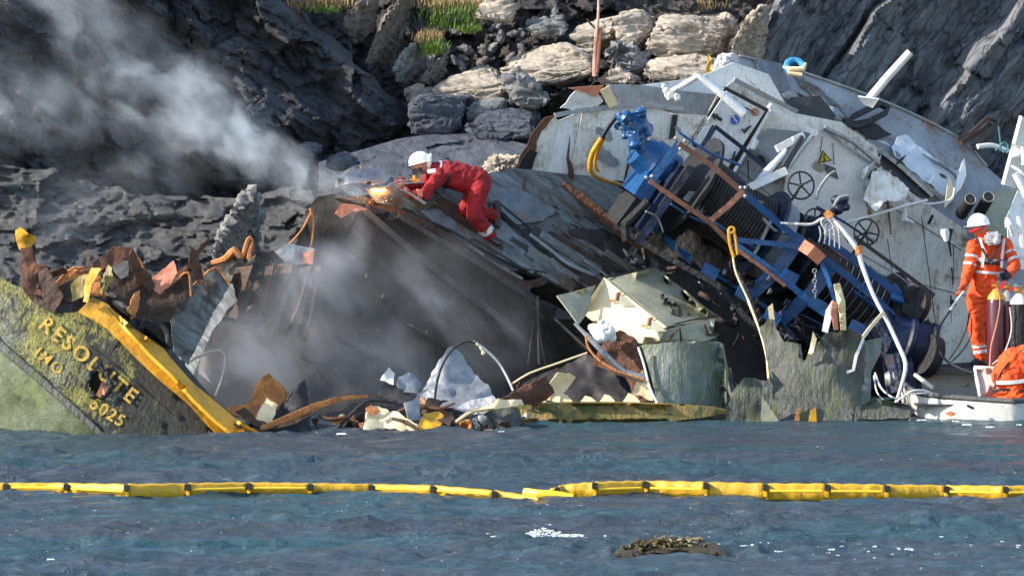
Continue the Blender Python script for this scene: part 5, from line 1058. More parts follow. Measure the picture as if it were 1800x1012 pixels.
mk('edge_strip', [bar([(1064, 487, 1.4), (1110, 478, 1.7), (1150, 468, 2.05)], .012, 5), bar([(1172, 573, .5), (1215, 562, .85), (1262, 555, 1.45)], .01, 5)], M['rustdk'], bp_)
mk('hinge', [bar([(1172, 600, .35), (1195, 575, .4), (1198, 600, .4)], .02, 5)], M['rustdk'], cb)
mk('hinge', [bar([(1238, 570, .7), (1245, 588, .75), (1264, 588, .8)], .018, 5)], M['rustdk'], cb)

# keel strip and what lies on it
plt('keel_strip', [(905, 710, -.5), (1000, 708, -.5), (1100, 708, -.45), (1180, 711, -.4), (1250, 716, -.35), (1290, 724, -.3), (1230, 734, -.4), (1180, 740, -.5), (1000, 745, -.6), (905, 745, -.6)], 'yellowdk', 'long low yellow brown hull strip lying in the water with weed below', 'hull strip', crumple=.01, cs=2, thick=.10)
for i, (x, w_, h_) in enumerate([(948, 26, 16), (990, 34, 20), (1032, 34, 16), (1066, 32, 18), (1108, 34, 20)]):
    plt('toothed_plate', [(x - w_ * .5, 709, -.4), (x - w_ * .1, 709 - h_, -.3), (x + w_ * .2, 709 - h_ * .8, -.3), (x + w_ * .6, 709, -.4)], 'cream', ['pale pointed plate remnant on the yellow strip, first from the left', 'second pale plate remnant from the left, under the peach tab', 'middle one of the five pale remnants along the yellow strip', 'fourth pale remnant, near the right end of the yellow strip', 'rightmost pale remnant beside the broad curved plate'][i], 'plate remnant', 'pale remnants along the yellow strip', jag=1)
D_ = [
 ('torn_plate', [(955, 704, -.3), (966, 672, -.35), (980, 655, -.35), (1002, 656, -.3), (1013, 663, -.25), (1000, 680, -.25), (988, 692, -.3), (982, 706, -.35)], 'cream', 'peach coloured bent tab standing on the yellow strip'),
 ('torn_plate', [(398, 716, -2.0), (440, 706, -2.1), (446, 682, -2.0), (462, 662, -2.0), (472, 658, -2.0), (488, 672, -1.9), (508, 690, -1.8), (498, 722, -2.0), (470, 745, -2.2), (432, 738, -2.2), (408, 728, -2.1)], 'rustor', 'orange rusted crumpled plate just right of the yellow rail'),
 ('torn_plate', [(447, 738, -2.35), (468, 700, -2.2), (488, 712, -2.2), (478, 745, -2.35)], 'cream', 'small pale cream rectangle among the orange plates right of the bow'),
 ('torn_plate', [(412, 722, -2.3), (430, 715, -2.3), (455, 740, -2.4), (470, 752, -2.4), (450, 750, -2.4)], 'rustdk', 'dark curled shard in front of the orange plate near the bow'),
 ('torn_plate', [(468, 742, -2.3), (500, 705, -2.0), (535, 667, -1.9), (542, 700, -1.9), (548, 764, -2.3), (500, 762, -2.4), (475, 755, -2.4)], 'dark', 'black triangular plate standing like a sail right of the bow'),
 ('torn_plate', [(635, 764, -2.3), (642, 735, -2.1), (644, 716, -2.1), (665, 712, -2.0), (700, 726, -2.1), (735, 748, -2.2), (726, 764, -2.3)], 'cream', 'cream folded plate with orange corner at the waterline in the middle'),
 ('torn_plate', [(642, 718, -2.2), (652, 712, -2.2), (668, 722, -2.2), (655, 730, -2.25)], 'rustor', 'orange corner flap on the cream folded plate'),
 ('torn_plate', [(640, 764, -2.4), (645, 735, -2.3), (675, 742, -2.35), (674, 764, -2.4)], 'olive', 'greenish plate in front of the cream folded one'),
 ('torn_plate', [(710, 708, -1.9), (736, 703, -1.8), (738, 740, -1.9), (716, 742, -2.0)], 'galv', 'bluish grey square plate behind the cream folded one'),
 ('torn_plate', [(733, 764, -2.2), (738, 740, -2.1), (750, 722, -2.0), (772, 720, -1.9), (780, 730, -1.9), (774, 748, -2.1), (752, 758, -2.2)], 'yellow', 'bright orange yellow scrap right of the bluish grey square'),
 ('torn_plate', [(740, 722, -1.8), (752, 700, -1.7), (790, 704, -1.6), (800, 730, -1.8), (790, 752, -2.0), (775, 745, -2.0)], 'rustdk', 'dark brown torn plate behind the orange yellow scrap'),
 ('torn_plate', [(716, 715, -1.6), (745, 680, -1.4), (768, 640, -1.3), (792, 610, -1.2), (808, 622, -1.2), (832, 655, -1.2), (858, 676, -1.3), (868, 700, -1.4), (845, 722, -1.6), (800, 716, -1.7), (750, 718, -1.7)], 'galv', 'large crumpled silver grey sheet rising under the wire hoop'),
 ('torn_plate', [(800, 716, -1.8), (830, 700, -1.7), (866, 695, -1.6), (885, 712, -1.6), (850, 726, -1.8)], 'plastic', 'torn pale scrap at the foot of the silver grey sheet'),
 ('torn_plate', [(662, 692, -1.5), (680, 672, -1.4), (722, 690, -1.4), (740, 702, -1.5), (700, 708, -1.6)], 'inner', 'dark flat scrap left of the silver grey sheet'),
 ('torn_plate', [(695, 690, -1.4), (702, 660, -1.3), (722, 652, -1.2), (742, 668, -1.2), (735, 692, -1.4)], 'galv', 'small crumpled grey sheet left of the large silver one'),
 ('torn_plate', [(668, 668, -1.5), (676, 655, -1.5), (684, 645, -1.5), (694, 656, -1.5), (692, 676, -1.5)], 'bright', 'small white scrap perched left of the silver grey sheets'),
 ('torn_plate', [(808, 762, -2.0), (822, 735, -1.8), (845, 718, -1.6), (905, 714, -1.4), (916, 730, -1.4), (915, 760, -1.9)], 'slimedk', 'dark mossy lump of plating at the left end of the yellow strip'),
 ('torn_plate', [(845, 722, -1.8), (875, 700, -1.7), (915, 704, -1.6), (920, 714, -1.6), (870, 718, -1.8)], 'cream', 'flat cream scrap lying on the mossy plating'),
 ('torn_plate', [(880, 700, -1.0), (920, 680, -.8), (960, 660, -.6), (975, 690, -.6), (950, 712, -.6), (890, 712, -1.0)], 'rust', 'rusty tangle of plating left of the peach tab'),
 ('torn_plate', [(1040, 640, .2), (1060, 596, .2), (1090, 580, .2), (1120, 598, .2), (1132, 640, .1), (1150, 705, -.1), (1120, 706, -.1), (1100, 665, .1)], 'rust', 'rust brown torn plating under the cream steel box'),
 ('torn_plate', [(925, 668, .7), (1030, 622, .8), (1070, 640, .6), (1110, 700, .3), (1110, 712, .2), (900, 716, .2), (890, 700, .3)], 'inner', 'dark inner plating behind the pale remnants'),
 ('torn_plate', [(1110, 690, -.2), (1128, 650, -.15), (1136, 655, -.15), (1148, 704, -.2)], 'cream', 'thin pale edge left of the broad curved plate'),
]
for i, (n_, pp, m, lb) in enumerate(D_): plt(n_, pp, m, lb, 'torn plate', 'torn steel plates along the waterline', crumple=.045, cs=5.5, jag=1.8, seed=i + 11, res=7)
def rod(n_, pp, rr_, m, lb, cat, **k): return tag(mk(n_, [bar(pp, rr_, k.pop('n', 8), **k)], M[m]), lb, cat)
rod('steel_strip', [(458, 752, -2.5), (500, 737, -2.4), (550, 715, -2.3), (600, 700, -2.2), (646, 696, -2.1)], [.03, .05, .045, .03, .018], 'rustor', 'long tapering orange strip reaching right across the debris', 'strip', n=5, smooth=3, flat=.4)
rod('steel_strip', [(465, 754, -2.45), (510, 745, -2.4), (560, 722, -2.3)], [.02, .04, .01], 'rustdk', 'dark underside strip beneath the long orange one', 'strip', n=5, smooth=3)
rod('steel_strip', [(588, 756, -2.2), (612, 732, -2.2), (640, 708, -2.15), (658, 704, -2.1), (690, 708, -2.0)], [.02, .024, .024, .018, .01], 'dark', 'black bent strip arching left of the cream folded plate', 'strip', smooth=3)
rod('wire_hoop', [(764, 702, -1.9), (769, 668, -1.9), (780, 636, -1.85), (798, 612, -1.8), (818, 600, -1.8), (836, 602, -1.8)], .014, 'dark', 'dark half of the tall bent hoop above the silver sheet', 'hoop', smooth=4)
rod('wire_hoop', [(832, 600, -1.8), (850, 612, -1.75), (872, 632, -1.7), (888, 656, -1.7), (902, 686, -1.7)], .013, 'bright', 'pale half of the bent hoop coming down to the right', 'hoop', smooth=4)
lump('knot', [(838, 604, -1.8, 3), (846, 612, -1.8, 3), (850, 620, -1.8, 4), (842, 608, -1.8, 2)], M['cream'], 'small pale knot at the top of the bent hoop', 'knot', 7, .006)
for k, (pp_, m_k, lb_) in enumerate([([(700, 722, -1.7), (730, 712, -1.75), (770, 718, -1.8), (800, 708, -1.8)], 'rust', 'rusty strip lying across the foot of the silver grey sheet'), ([(740, 700, -1.5), (752, 716, -1.7), (748, 740, -1.9)], 'rustor', 'short orange strip standing left of the yellow scrap'), ([(800, 742, -1.9), (830, 722, -1.8), (870, 716, -1.8)], 'cream', 'pale curved strip on top of the mossy plating'), ([(690, 735, -2.2), (715, 742, -2.25), (735, 756, -2.3)], 'rustdk', 'dark strip along the right fold of the cream plate'), ([(560, 730, -2.0), (580, 736, -2.05), (606, 733, -2.05), (630, 742, -2.1)], 'rust', 'low rusty strip between the orange strip and the black bent one')]): rod('steel_strip', pp_, [.02, .028, .02, .012][:len(pp_)], m_k, lb_, 'strip', n=5, smooth=3)
rod('steel_strip', [(898, 676, -.4), (930, 656, -.4), (975, 640, -.3), (1032, 620, -.2)], .012, 'cream', 'thin pale edge rising to the right behind the peach tab', 'strip', smooth=2)
rod('steel_pole', [(1010, 568, .0), (1050, 608, -.1), (1095, 652, -.15), (1132, 665, -.15)], [.02, .034, .04, .05], 'galv', 'grey pole leaning against the rust under the cream box', 'pole', smooth=2)
rod('steel_strip', [(1030, 590, -.2), (1034, 610, -.2), (1052, 632, -.25), (1085, 652, -.3), (1110, 660, -.3), (1136, 668, -.3)], .014, 'rustor', 'curved orange strip below the grey leaning pole', 'strip', smooth=3)
rod('steel_strip', [(1122, 610, -.15), (1132, 640, -.2), (1142, 680, -.3), (1156, 710, -.4)], .014, 'bright', 'white strip painting the sunlit left edge of the broad curved plate', 'strip', smooth=3)  # white strip stands in for sunlight along the plate edge
rod('steel_strip', [(905, 716, -.9), (912, 735, -.9), (916, 756, -1.2)], .012, 'galv', 'thin grey leg standing in the water left of the yellow strip', 'strip')
lump('white_float', [(1048, 582, .05, 13), (1060, 576, .0, 11), (1070, 584, .0, 10), (1056, 590, .0, 12), (1074, 592, .05, 7)], M['bright'], 'dented white rounded float resting below the cream box', 'float', 9, .02)
for i in range(60):
    x = rnd.uniform(440, 925); y = 757 - abs(rnd.gauss(0, 14)) - (6 if 600 < x < 640 else 0); s = rnd.uniform(6, 22); D = Yw(757) + .25 + (757 - y) * .012
    n_ = rnd.randint(4, 6); a0 = rnd.uniform(0, 6)
    pp = [(x + s * rnd.uniform(.6, 1.2) * math.cos(a0 + 6.283 * q / n_), y + s * rnd.uniform(.4, .9) * math.sin(a0 + 6.283 * q / n_), D + rnd.uniform(-.12, .12)) for q in range(n_)]
    plt('steel_scrap', pp, rnd.choice(['rustdk', 'rustor', 'rust', 'dark', 'rustor', 'olive', 'galv', 'cream', 'salmon', 'inner']), 'small jagged piece of rusty scrap in the heap at the waterline', 'scrap', 'small scrap pieces at the waterline', res=5, crumple=.08, cs=9, thick=.02, jag=1.5, seed=i, bow=rnd.uniform(-.06, .1))
g = []
for i in range(16):
    x = rnd.uniform(900, 960); y = rnd.uniform(672, 706); g.append(bar([(x, y, -.6), (x + rnd.uniform(-12, 12), y + rnd.uniform(-8, 8), -.55), (x + rnd.uniform(-20, 20), y + rnd.uniform(-6, 10), -.6)], rnd.uniform(.006, .016), 6, smooth=2))
tag(mk('wire_tangle', g, M['rust']), 'tangle of thin rusty wires at the left end of the yellow strip', 'wire')
o = mk('slack_rope', [bar([(1538, 655, .9), (1548, 680, .7), (1565, 696, .4), (1585, 700, .2), (1600, 688, .1), (1625, 686, .2), (1650, 698, .3)], .012, 6, smooth=4), bar([(1536, 660, .9), (1542, 690, .6), (1560, 708, .2), (1575, 706, .1), (1592, 694, .1), (1630, 690, .2)], .010, 6, smooth=4)], M['bright']); tag(o, 'two slack pale ropes looping from the winch to the grey boat', 'rope')
# leaning rusty post on the rocks behind
ps = thing('leaning_post', 'thin rust stained wooden post standing on the boulders at top centre', 'post', P(1047, 132, 6.9))
mk('shaft', [bar([(1046, 134, 6.9), (1046, 100, 6.88), (1049, 60, 6.85), (1052, 20, 6.8), (1052, -30, 6.8)], [.04, .03, .028, .016, .012], 8, smooth=2)], paint('stained_post', (.66, .55, .48), (.34, .15, .08), 5, .40, rough=.7, bmp=.6, rustc=(.2, .06, .02), stretch=(1, 1, .4)), ps)
mk('branch', [bar([(1048, 52, 6.85), (1038, 42, 6.85), (1032, 34, 6.85)], .014, 6)], M['rustdk'], ps)
mk('metal_sheath', [bar([(1050, 128, 6.85), (1052, 100, 6.84), (1056, 50, 6.84)], .022, 6)], M['rustbar'], ps)

# ------------------------------------------------------------------ people
def hand(c, d, side, s=1.0, curl=.9):
    """palm with four unequal bent fingers and a thumb; d points along the hand, side towards the thumb"""
    c = Vector(c); d = Vector(d).normalized(); side = Vector(side); side = (side - d * side.dot(d)).normalized(); pn = d.cross(side)
    g = [ball(c - d * .01 * s + side * o_ * s, .026 * s, 1, 1, 1, 10, 6) for o_ in (-.025, -.008, .008, .025)] + [ball(c - d * .04 * s, .032 * s, n=10, m=6), ball(c + d * .02 * s, .03 * s, n=10, m=6)]
    for o_, L in ((-.033, .062), (-.011, .078), (.011, .082), (.033, .074)):
        p = [c + d * .03 * s + side * o_ * s]; a = 0
        for k in range(3):
            a += curl * (.5 if k == 0 else .8); p.append(p[-1] + (d * math.cos(a) + pn * math.sin(a)) * L * s * (.45, .32, .25)[k])
        g.append(tube(p, [.0115 * s, .011 * s, .010 * s, .0085 * s], 8))
    p = [c - d * .03 * s + side * .03 * s, c + side * .058 * s, c + d * .03 * s + side * .062 * s + pn * .02 * s]
    g.append(tube(p, [.015 * s, .013 * s, .010 * s], 8)); return g
def dome(c, up, fwd, r):
    c = Vector(c); up = Vector(up).normalized(); fwd = Vector(fwd); fwd = (fwd - up * fwd.dot(up)).normalized(); sd = up.cross(fwd)
    V = []; Fc = []; n = 32; m = 10; rings = [(-.16, 1.17), (-.14, 1.04)] + [(math.sin(a), math.cos(a)) for a in np.linspace(0, math.pi / 2, m)]
    for h, q in rings:
        for k in range(n):
            an = 2 * math.pi * k / n; f = math.cos(an); qq = q * (1.16 if True else 1)
            pk = .32 * max(0, f) ** 2 if h < -.15 else 0
            rid = .03 * math.exp(-(math.sin(an) / .25) ** 2) if h > 0 else 0
            V.append(c + up * (h + rid) * r * 1.02 + fwd * (f * (qq + pk)) * r + sd * math.sin(an) * q * r * .98)
    for i in range(len(rings) - 1):
        for k in range(n): Fc.append((i * n + k, i * n + (k + 1) % n, (i + 1) * n + (k + 1) % n, (i + 1) * n + k))
    Fc.append(tuple(range(n))[::-1]); return V, Fc
def head(c, up, fwd, r=.098):
    c = Vector(c); up = Vector(up).normalized(); fwd = Vector(fwd); fwd = (fwd - up * fwd.dot(up)).normalized(); sd = up.cross(fwd); rt = Matrix((sd, fwd, up)).transposed()
    return [ball(c, r, .82, .98, 1.12, 18, 12, rt), ball(c - up * .05 + fwd * .035, r * .68, .9, 1, 1, 14, 8, rt), ball(c + fwd * .1 - up * .02, .018, .8, 1.1, 1.5, 8, 6, rt), ball(c + fwd * .085 - up * .058, .016, 1.5, .7, .5, 8, 6, rt), ball(c + sd * .082 - up * .01, .022, .5, 1, 1.4, 8, 6, rt), ball(c - sd * .082 - up * .01, .022, .5, 1, 1.4, 8, 6, rt), ball(c + fwd * .078 + up * .02 + sd * .03, .018, n=8, m=6), ball(c + fwd * .078 + up * .02 - sd * .03, .018, n=8, m=6)]
def person(label, J, suit, hc, up, fwd, torso, hands, fold=.012):
    root = thing('person', label, 'person', J['root'])
    q = lambda k: Vector(J[k])
    b = head(hc, up, fwd)
    b += limb([Vector(hc) - Vector(up).normalized() * .05, q('neck')], [.055, .06])
    b += limb([q('neck')] + [Vector(t[0]) for t in torso], [.06] + [t[1] * .8 for t in torso])
    for s in 'ab':
        b += limb([q('neck'), q('sh' + s), q('el' + s), q('wr' + s)], [.05, .05, .038, .028])
        b += limb([Vector(torso[-1][0]), q('hip' + s), q('kn' + s), q('an' + s)], [.1, .085, .055, .04])
    for s, d, sd in hands: b += hand(q('wr' + s) + Vector(d).normalized() * .07, d, sd) + limb([q('wr' + s), q('wr' + s) + Vector(d).normalized() * .04], [.028, .028])
    fuse('body', b, M['skin'], root, .0085, 2)
    g = limb([Vector(t[0]) for t in torso], [t[1] for t in torso], 18)
    for s in 'ab':
        g += limb([Vector(torso[0][0]), q('sh' + s), q('el' + s), q('el' + s).lerp(q('wr' + s), .8)], [.09, .085, .064, .05])
        g += limb([Vector(torso[-1][0]), q('hip' + s), q('kn' + s), q('kn' + s).lerp(q('an' + s), .5), q('an' + s)], [.13, .125, .09, .082, .07])
    cv = fuse('coverall', g, M[suit], root, .013, 5, fold, 9, 3, (1, 1, 1.5))
    return root, cv
def ring(a, b, t, r, w_=.02, flat=1.0):
    a, b = Vector(a), Vector(b); d = (b - a).normalized(); c = a.lerp(b, t); return lathe(c - d * w_, c + d * w_, [(0, r), (.5, r * 1.02), (1, r)], 24)
def boot(an, toe, mat, root):
    an, toe = Vector(an), Vector(toe); g = limb([an + Vector((0, 0, .09)), an, an.lerp(toe, .45), toe], [.062, .06, .055, .045])
    bo = fuse('boot', g, M[mat], root, .012, 3)
    mk('sole', [tube([an + (an - toe).normalized() * .05 + Vector((0, 0, -.055)), an.lerp(toe, .5) + Vector((0, 0, -.05)), toe + (toe - an).normalized() * .04 + Vector((0, 0, -.042))], .022, 4, flat=.7)], M['black'], bo)
# red worker crouching on the deck edge
J = dict(root=P(850, 432, 1.6), neck=P(760, 299, 1.35), sha=P(772, 312, 1.18), ela=P(745, 344, 1.05), wra=P(724, 341, 1.0), shb=P(768, 298, 1.52), elb=P(738, 330, 1.45), wrb=P(716, 324, 1.25),
         hipa=P(842, 330, 1.33), kna=P(834, 378, 1.28), ana=P(862, 414, 1.45), hipb=P(838, 328, 1.55), knb=P(818, 368, 1.5), anb=P(866, 378, 1.75))
tor = [(P(768, 303, 1.35), .135), (P(788, 306, 1.36), .165), (P(815, 313, 1.4), .165), (P(838, 320, 1.43), .175)]
rw, cv = person('worker in red coveralls and white helmet crouching on the deck edge with a cutting torch', J, 'red', P(739, 290, 1.3), (-.30, 0, 1), (-1, -.1, -.45), tor, [('a', (-1, .1, .05), (0, -.3, 1)), ('b', (-1, -.1, -.1), (0, -.3, 1))])
hm = mk('helmet', [dome(P(738, 284, 1.3), (-.25, 0, 1), (-1, -.1, -.35), .118)], M['helmet'], rw)
mk('helmet_badge', [ball(P(726, 287, 1.17), .013, n=8, m=6)], M['black'], hm)
mk('face_shield', [plateg([(724, 297, 1.25), (741, 294, 1.18), (742, 308, 1.2), (732, 314, 1.25), (726, 306, 1.28)], res=6, thick=.008)], M['black'], rw)
mk('collar', [fuseg for fuseg in [ball(P(754, 284, 1.27), .062, .55, 1, 1.5, 14, 8), ball(P(757, 277, 1.27), .035, .5, .8, 1.6, 10, 6)]], M['helmet'], rw)
mk('shoulder_tape', [bar([(752, 302, 1.08), (766, 301, 1.06)], .03, 6)], M['silver'], rw)
a_, b_ = P(792, 284, 1.22), P(772, 336, 1.2)
mk('strap', [ring(P(768, 303, 1.35), P(815, 313, 1.4), .38, .182, .018)], M['black'], rw)
mk('strap', [ring(P(768, 303, 1.35), P(815, 313, 1.4), .06, .15, .012)], M['helmet'], rw)
mk('glove', hand(P(715, 341, 1.0), (-1, .1, .05), (0, -.3, 1), 1.25), M['glove'], rw); mk('glove', hand(P(707, 323, 1.24), (-1, -.1, -.1), (0, -.3, 1), 1.25) + [ball(P(710, 325, 1.24), .06, 1.2, 1, 1)], M['glove'], rw)
mk('cuff', [ring(J['ela'], J['wra'], .45, .068, .03)], M['salmon'], rw)
mk('leg_tape', [ring(J['kna'], J['ana'], .72, .088, .035)], M['silver'], rw)
mk('belt_pouch', [ball(P(768, 337, 1.15), .04, 1, 1, .8), bar([(765, 334, 1.14), (778, 343, 1.14)], .02, 6), bar([(742, 352, 1.05), (762, 352, 1.1), (778, 340, 1.15)], .012, 6)], M['black'], rw)
boot(P(862, 418, 1.45), P(878, 428, 1.35), 'black', rw); boot(P(872, 372, 1.78), P(874, 396, 1.75), 'black', rw)
# torch with its flame and the strip he is cutting
tc = thing('cutting_torch', 'long metal cutting torch held by the red worker with its flame burning at the tip', 'torch', P(715, 340, .95))
mk('torch_pipe', [bar([(748, 358, .92), (720, 340, .93), (700, 331, .9)], [.02, .016, .013], 8), bar([(745, 320, 1.0), (718, 322, .95), (690, 326, .88), (672, 333, .8)], .010, 8, smooth=2), bar([(735, 318, 1.0), (700, 318, .92), (676, 330, .82)], .008, 8, smooth=2)], M['galv'], tc)
mk('torch_valve', [bar([(728, 308, 1.0), (731, 322, 1.0)], .022, 8), bar([(722, 316, .98), (738, 318, 1.0)], .018, 8)], M['brass'], tc)
mk('nozzle', [bar([(676, 331, .82), (668, 336, .76)], [.02, .012], 10)], M['brass'], tc)
def emis(name, c, s):
    m, nt, bs = newmat(name); bs.inputs['Base Color'].default_value = (*c, 1); bs.inputs['Emission Color'].default_value = (*c, 1); bs.inputs['Emission Strength'].default_value = s; return m
def glow(name, c, rx, ry, rz, col, s, dens):
    m = bpy.data.materials.new(name); m.use_nodes = True; nt = m.node_tree; nt.nodes.clear(); out = N(nt, 'ShaderNodeOutputMaterial'); v = N(nt, 'ShaderNodeVolumePrincipled')
    g = N(nt, 'ShaderNodeNewGeometry'); a = N(nt, 'ShaderNodeVectorMath', operation='SUBTRACT'); a.inputs[1].default_value = c; b = N(nt, 'ShaderNodeVectorMath', operation='DIVIDE'); b.inputs[1].default_value = (rx, ry, rz)
    l = N(nt, 'ShaderNodeVectorMath', operation='LENGTH'); L = nt.links.new; L(g.outputs['Position'], a.inputs[0]); L(a.outputs[0], b.inputs[0]); L(b.outputs[0], l.inputs[0])
    mr = N(nt, 'ShaderNodeMapRange'); mr.inputs[1].default_value = 1; mr.inputs[2].default_value = 0; mr.inputs[4].default_value = 1; L(l.outputs['Value'], mr.inputs[0]); pw = N(nt, 'ShaderNodeMath', operation='POWER'); pw.inputs[1].default_value = 2.2; L(mr.outputs[0], pw.inputs[0])
    ml = N(nt, 'ShaderNodeMath', operation='MULTIPLY'); ml.inputs[1].default_value = s; L(pw.outputs[0], ml.inputs[0]); L(ml.outputs[0], v.inputs['Emission Strength']); v.inputs['Emission Color'].default_value = (*col, 1); v.inputs['Density'].default_value = dens
    L(v.outputs[0], out.inputs['Volume']); return mk(name, [ball(c, 1, rx, ry, rz, 20, 12)], m, tc)
fl = mk('flame', [bar([(678, 334, .74), (670, 335, .72), (660, 335, .70), (652, 333, .7)], [.005, .016, .013, .003], 10, smooth=3)], emis('flame_core', (1, .72, .36), 6), tc)
glow('flame_glow', P(667, 337, .70), .17, .12, .075, (1, .26, .04), 34, .2)
r = random.Random(2); mk('sparks', [ball(P(665 + r.gauss(0, 10), 345 + abs(r.gauss(0, 7)), .7 + r.uniform(-.05, .05)), r.uniform(.002, .005), n=6, m=4) for _ in range(10)], emis('spark_glow', (1, .4, .08), 5), tc)
pl_ = bpy.data.lights.new('torch_glow', 'POINT'); pl_.energy = 5; pl_.color = (1, .45, .14); pl_.shadow_soft_size = .06; lo = bpy.data.objects.new('torch_glow', pl_); C.objects.link(lo); lo.location = P(668, 342, .45) - Vector(tc.location); lo.parent = tc
plate('cut_flap', [(587, 332, .55), (592, 315, .5), (606, 301, .55), (622, 294, .7), (642, 293, .8), (668, 302, .85), (690, 308, .9), (676, 322, .8), (650, 328, .6), (636, 323, .55), (612, 325, .5)], M['galv'], wr, res=7, crumple=.015, bow=.05)
plate('cut_flap', [(640, 330, .72), (700, 330, .85), (745, 342, 1.1), (770, 358, 1.3), (730, 372, 1.1), (660, 356, .7)], M['deck'], wr, res=7, crumple=.03, jag=1.5, thick=.05)

# orange worker standing with his back turned
J = dict(root=P(1728, 640, 2.0), neck=P(1730, 412, 1.98), sha=P(1712, 432, 1.92), ela=P(1703, 474, 1.85), wra=P(1695, 500, 1.78), shb=P(1766, 430, 2.02), elb=P(1785, 466, 1.85), wrb=P(1772, 484, 1.6),
         hipa=P(1717, 522, 2.0), kna=P(1716, 578, 1.95), ana=P(1724, 626, 1.95), hipb=P(1738, 522, 2.02), knb=P(1738, 578, 2.05), anb=P(1736, 626, 2.1))
tor = [(P(1738, 432, 1.98), .155), (P(1738, 455, 1.98), .175), (P(1732, 485, 1.98), .16), (P(1728, 512, 2.0), .16)]
ow, cv = person('worker in orange reflective coveralls and white helmet standing with his back to the water', J, 'orange', P(1721, 398, 1.95), (-.12, 0, 1), (-1, .7, -.15), tor, [('a', (-.3, -.2, -1), (-.5, -1, 0)), ('b', (-.6, -.9, -.2), (0, 0, 1))], .014)
hm = mk('helmet', [dome(P(1720, 393, 1.95), (-.12, 0, 1), (-1, .7, -.15), .122)], M['helmet'], ow); mk('helmet_band', [ring(P(1722, 404, 1.95), P(1720, 398, 1.95), .5, .128, .014)], M['redpl'], hm)
mk('hood', [ball(P(1727, 411, 1.98), .10, 1, 1, .7)], M['orange'], ow)
c1, c2 = P(1738, 432, 1.98), P(1732, 500, 1.98)
for t in (.36, .68): mk('reflective_band', [ring(c1, c2, t, .19 if t < .5 else .183, .017)], M['silver'], ow)
for s in 'ab':
    for t in (.45, .78): mk('reflective_band', [ring(J['sh' + s], J['el' + s], t, .083, .016)], M['silver'], ow)
    for t in (.62, .82): mk('reflective_band', [ring(J['kn' + s], J['an' + s], t, .088, .02)], M['silver'], ow)
    mk('glove', hand(Vector(J['wr' + s]) + Vector((-.02, -.02, -.05) if s == 'a' else (-.03, -.06, 0)), (-.3, -.2, -1) if s == 'a' else (-.6, -.9, -.2), (-.5, -1, 0) if s == 'a' else (0, 0, 1), 1.2), M['orange'] if s == 'a' else M['blue2'], ow)
    boot(P(1722 if s == 'a' else 1736, 634, 1.95 if s == 'a' else 2.1), P(1712 if s == 'a' else 1728, 638, 1.9 if s == 'a' else 2.0), 'black', ow)
mk('braces', [bar([(1716, 415, 1.83), (1728, 440, 1.77), (1742, 462, 1.77)], .014, 4, smooth=2), bar([(1762, 415, 1.86), (1752, 440, 1.78), (1740, 462, 1.77)], .014, 4, smooth=2)], M['black'], ow)
mk('reflective_brace', [bar([(1722, 418, 1.80), (1729, 440, 1.775), (1727, 470, 1.77)], .016, 4)], M['silver'], ow)
mk('reflective_brace', [bar([(1765, 420, 1.84), (1762, 445, 1.80), (1760, 470, 1.80)], .016, 4)], M['silver'], ow)
mk('life_vest_pack', [boxg(P(1745, 419, 1.78), .20, .10, .16, Matrix.Rotation(-.1, 3, 'Y'), .3), ball(P(1752, 424, 1.73), .045, 1, .6, 1)], M['plastic'], ow)
mk('belt', [ring(c1, c2, .44, .196, .012)], M['black'], ow); mk('buckle', [ball(P(1744, 462, 1.76), .02, 1, .6, 1), bar([(1744, 462, 1.76), (1768, 455, 1.8)], .01, 5)], M['black'], ow)

# boat, its console, and the dark inflatable behind it
bt = thing('work_boat', 'low weathered aluminium work boat moored at the right of the wreck', 'boat', P(1720, 735, .6))
def sect(px, yn, zn, yf_, zf, zb, yb0, yb1):
    x = (px - 900) / F * 60.5; return [(x, yn, zn), (x, yn - .03, zn - .04), (x, yb0, zb), (x, yb1, zb), (x, yf_ + .03, zf - .04), (x, yf_, zf), (x, yf_ - .08, zf - .02), (x, yf_ - .1, .14), (x, yn + .1, .12), (x, yn + .08, zn - .02)]
S = [sect(1592, .9, .36, 1.3, .40, .25, .95, 1.2), sect(1602, .50, .30, 1.9, .42, .05, .55, 1.5), sect(1630, .30, .25, 2.05, .43, -.08, .22, 1.7), sect(1700, .12, .22, 2.1, .43, -.10, .0, 1.8), sect(1768, -.06, .20, 2.1, .43, -.10, -.18, 1.8), sect(1776, -.06, .20, 2.1, .43, -.10, -.15, 1.8), sect(1850, .2, .22, 2.1, .43, -.08, .2, 1.8), sect(1960, .5, .30, 2.1, .45, -.05, .5, 1.8)]
V = [v for s in S for v in s]; n = 10; Fc = [(i * n + k, i * n + (k + 1) % n, (i + 1) * n + (k + 1) % n, (i + 1) * n + k) for i in range(len(S) - 1) for k in range(n)]
Fc += [tuple(range(n)), tuple((len(S) - 1) * n + k for k in range(n))[::-1]]
mk('hull', [(V, Fc)], M['alu'], bt)
mk('gunwale', [tube([Vector(s[0]) + Vector((0, 0, .01)) for s in S], .035, 8, smooth=3)], M['grey'], bt); mk('gunwale', [tube([Vector(s[5]) + Vector((0, 0, .01)) for s in S], .035, 8, smooth=3)], M['black'], bt)
mk('floor', [boxg(((1745 - 900) / F * 61, 1.0, .15), 2.0, 1.7, .02, None, 0)], M['grey'], bt)
mk('locker', [plateg([(1712, 645, .9), (1755, 647, .85), (1800, 650, .85), (1800, 700, .6), (1722, 697, .6)], thick=.25, res=20)], M['alu'], bt)
mk('locker_rim', [bar([(1712, 645, .85), (1755, 647, .8), (1800, 650, .8)], .02, 4), bar([(1713, 646, .86), (1722, 697, .56)], .014, 4)], M['bright'], bt)
mk('mast_tube', [bar([(1608, 658, .5), (1640, 682, .3)], .026, 8)], M['alu'], bt)
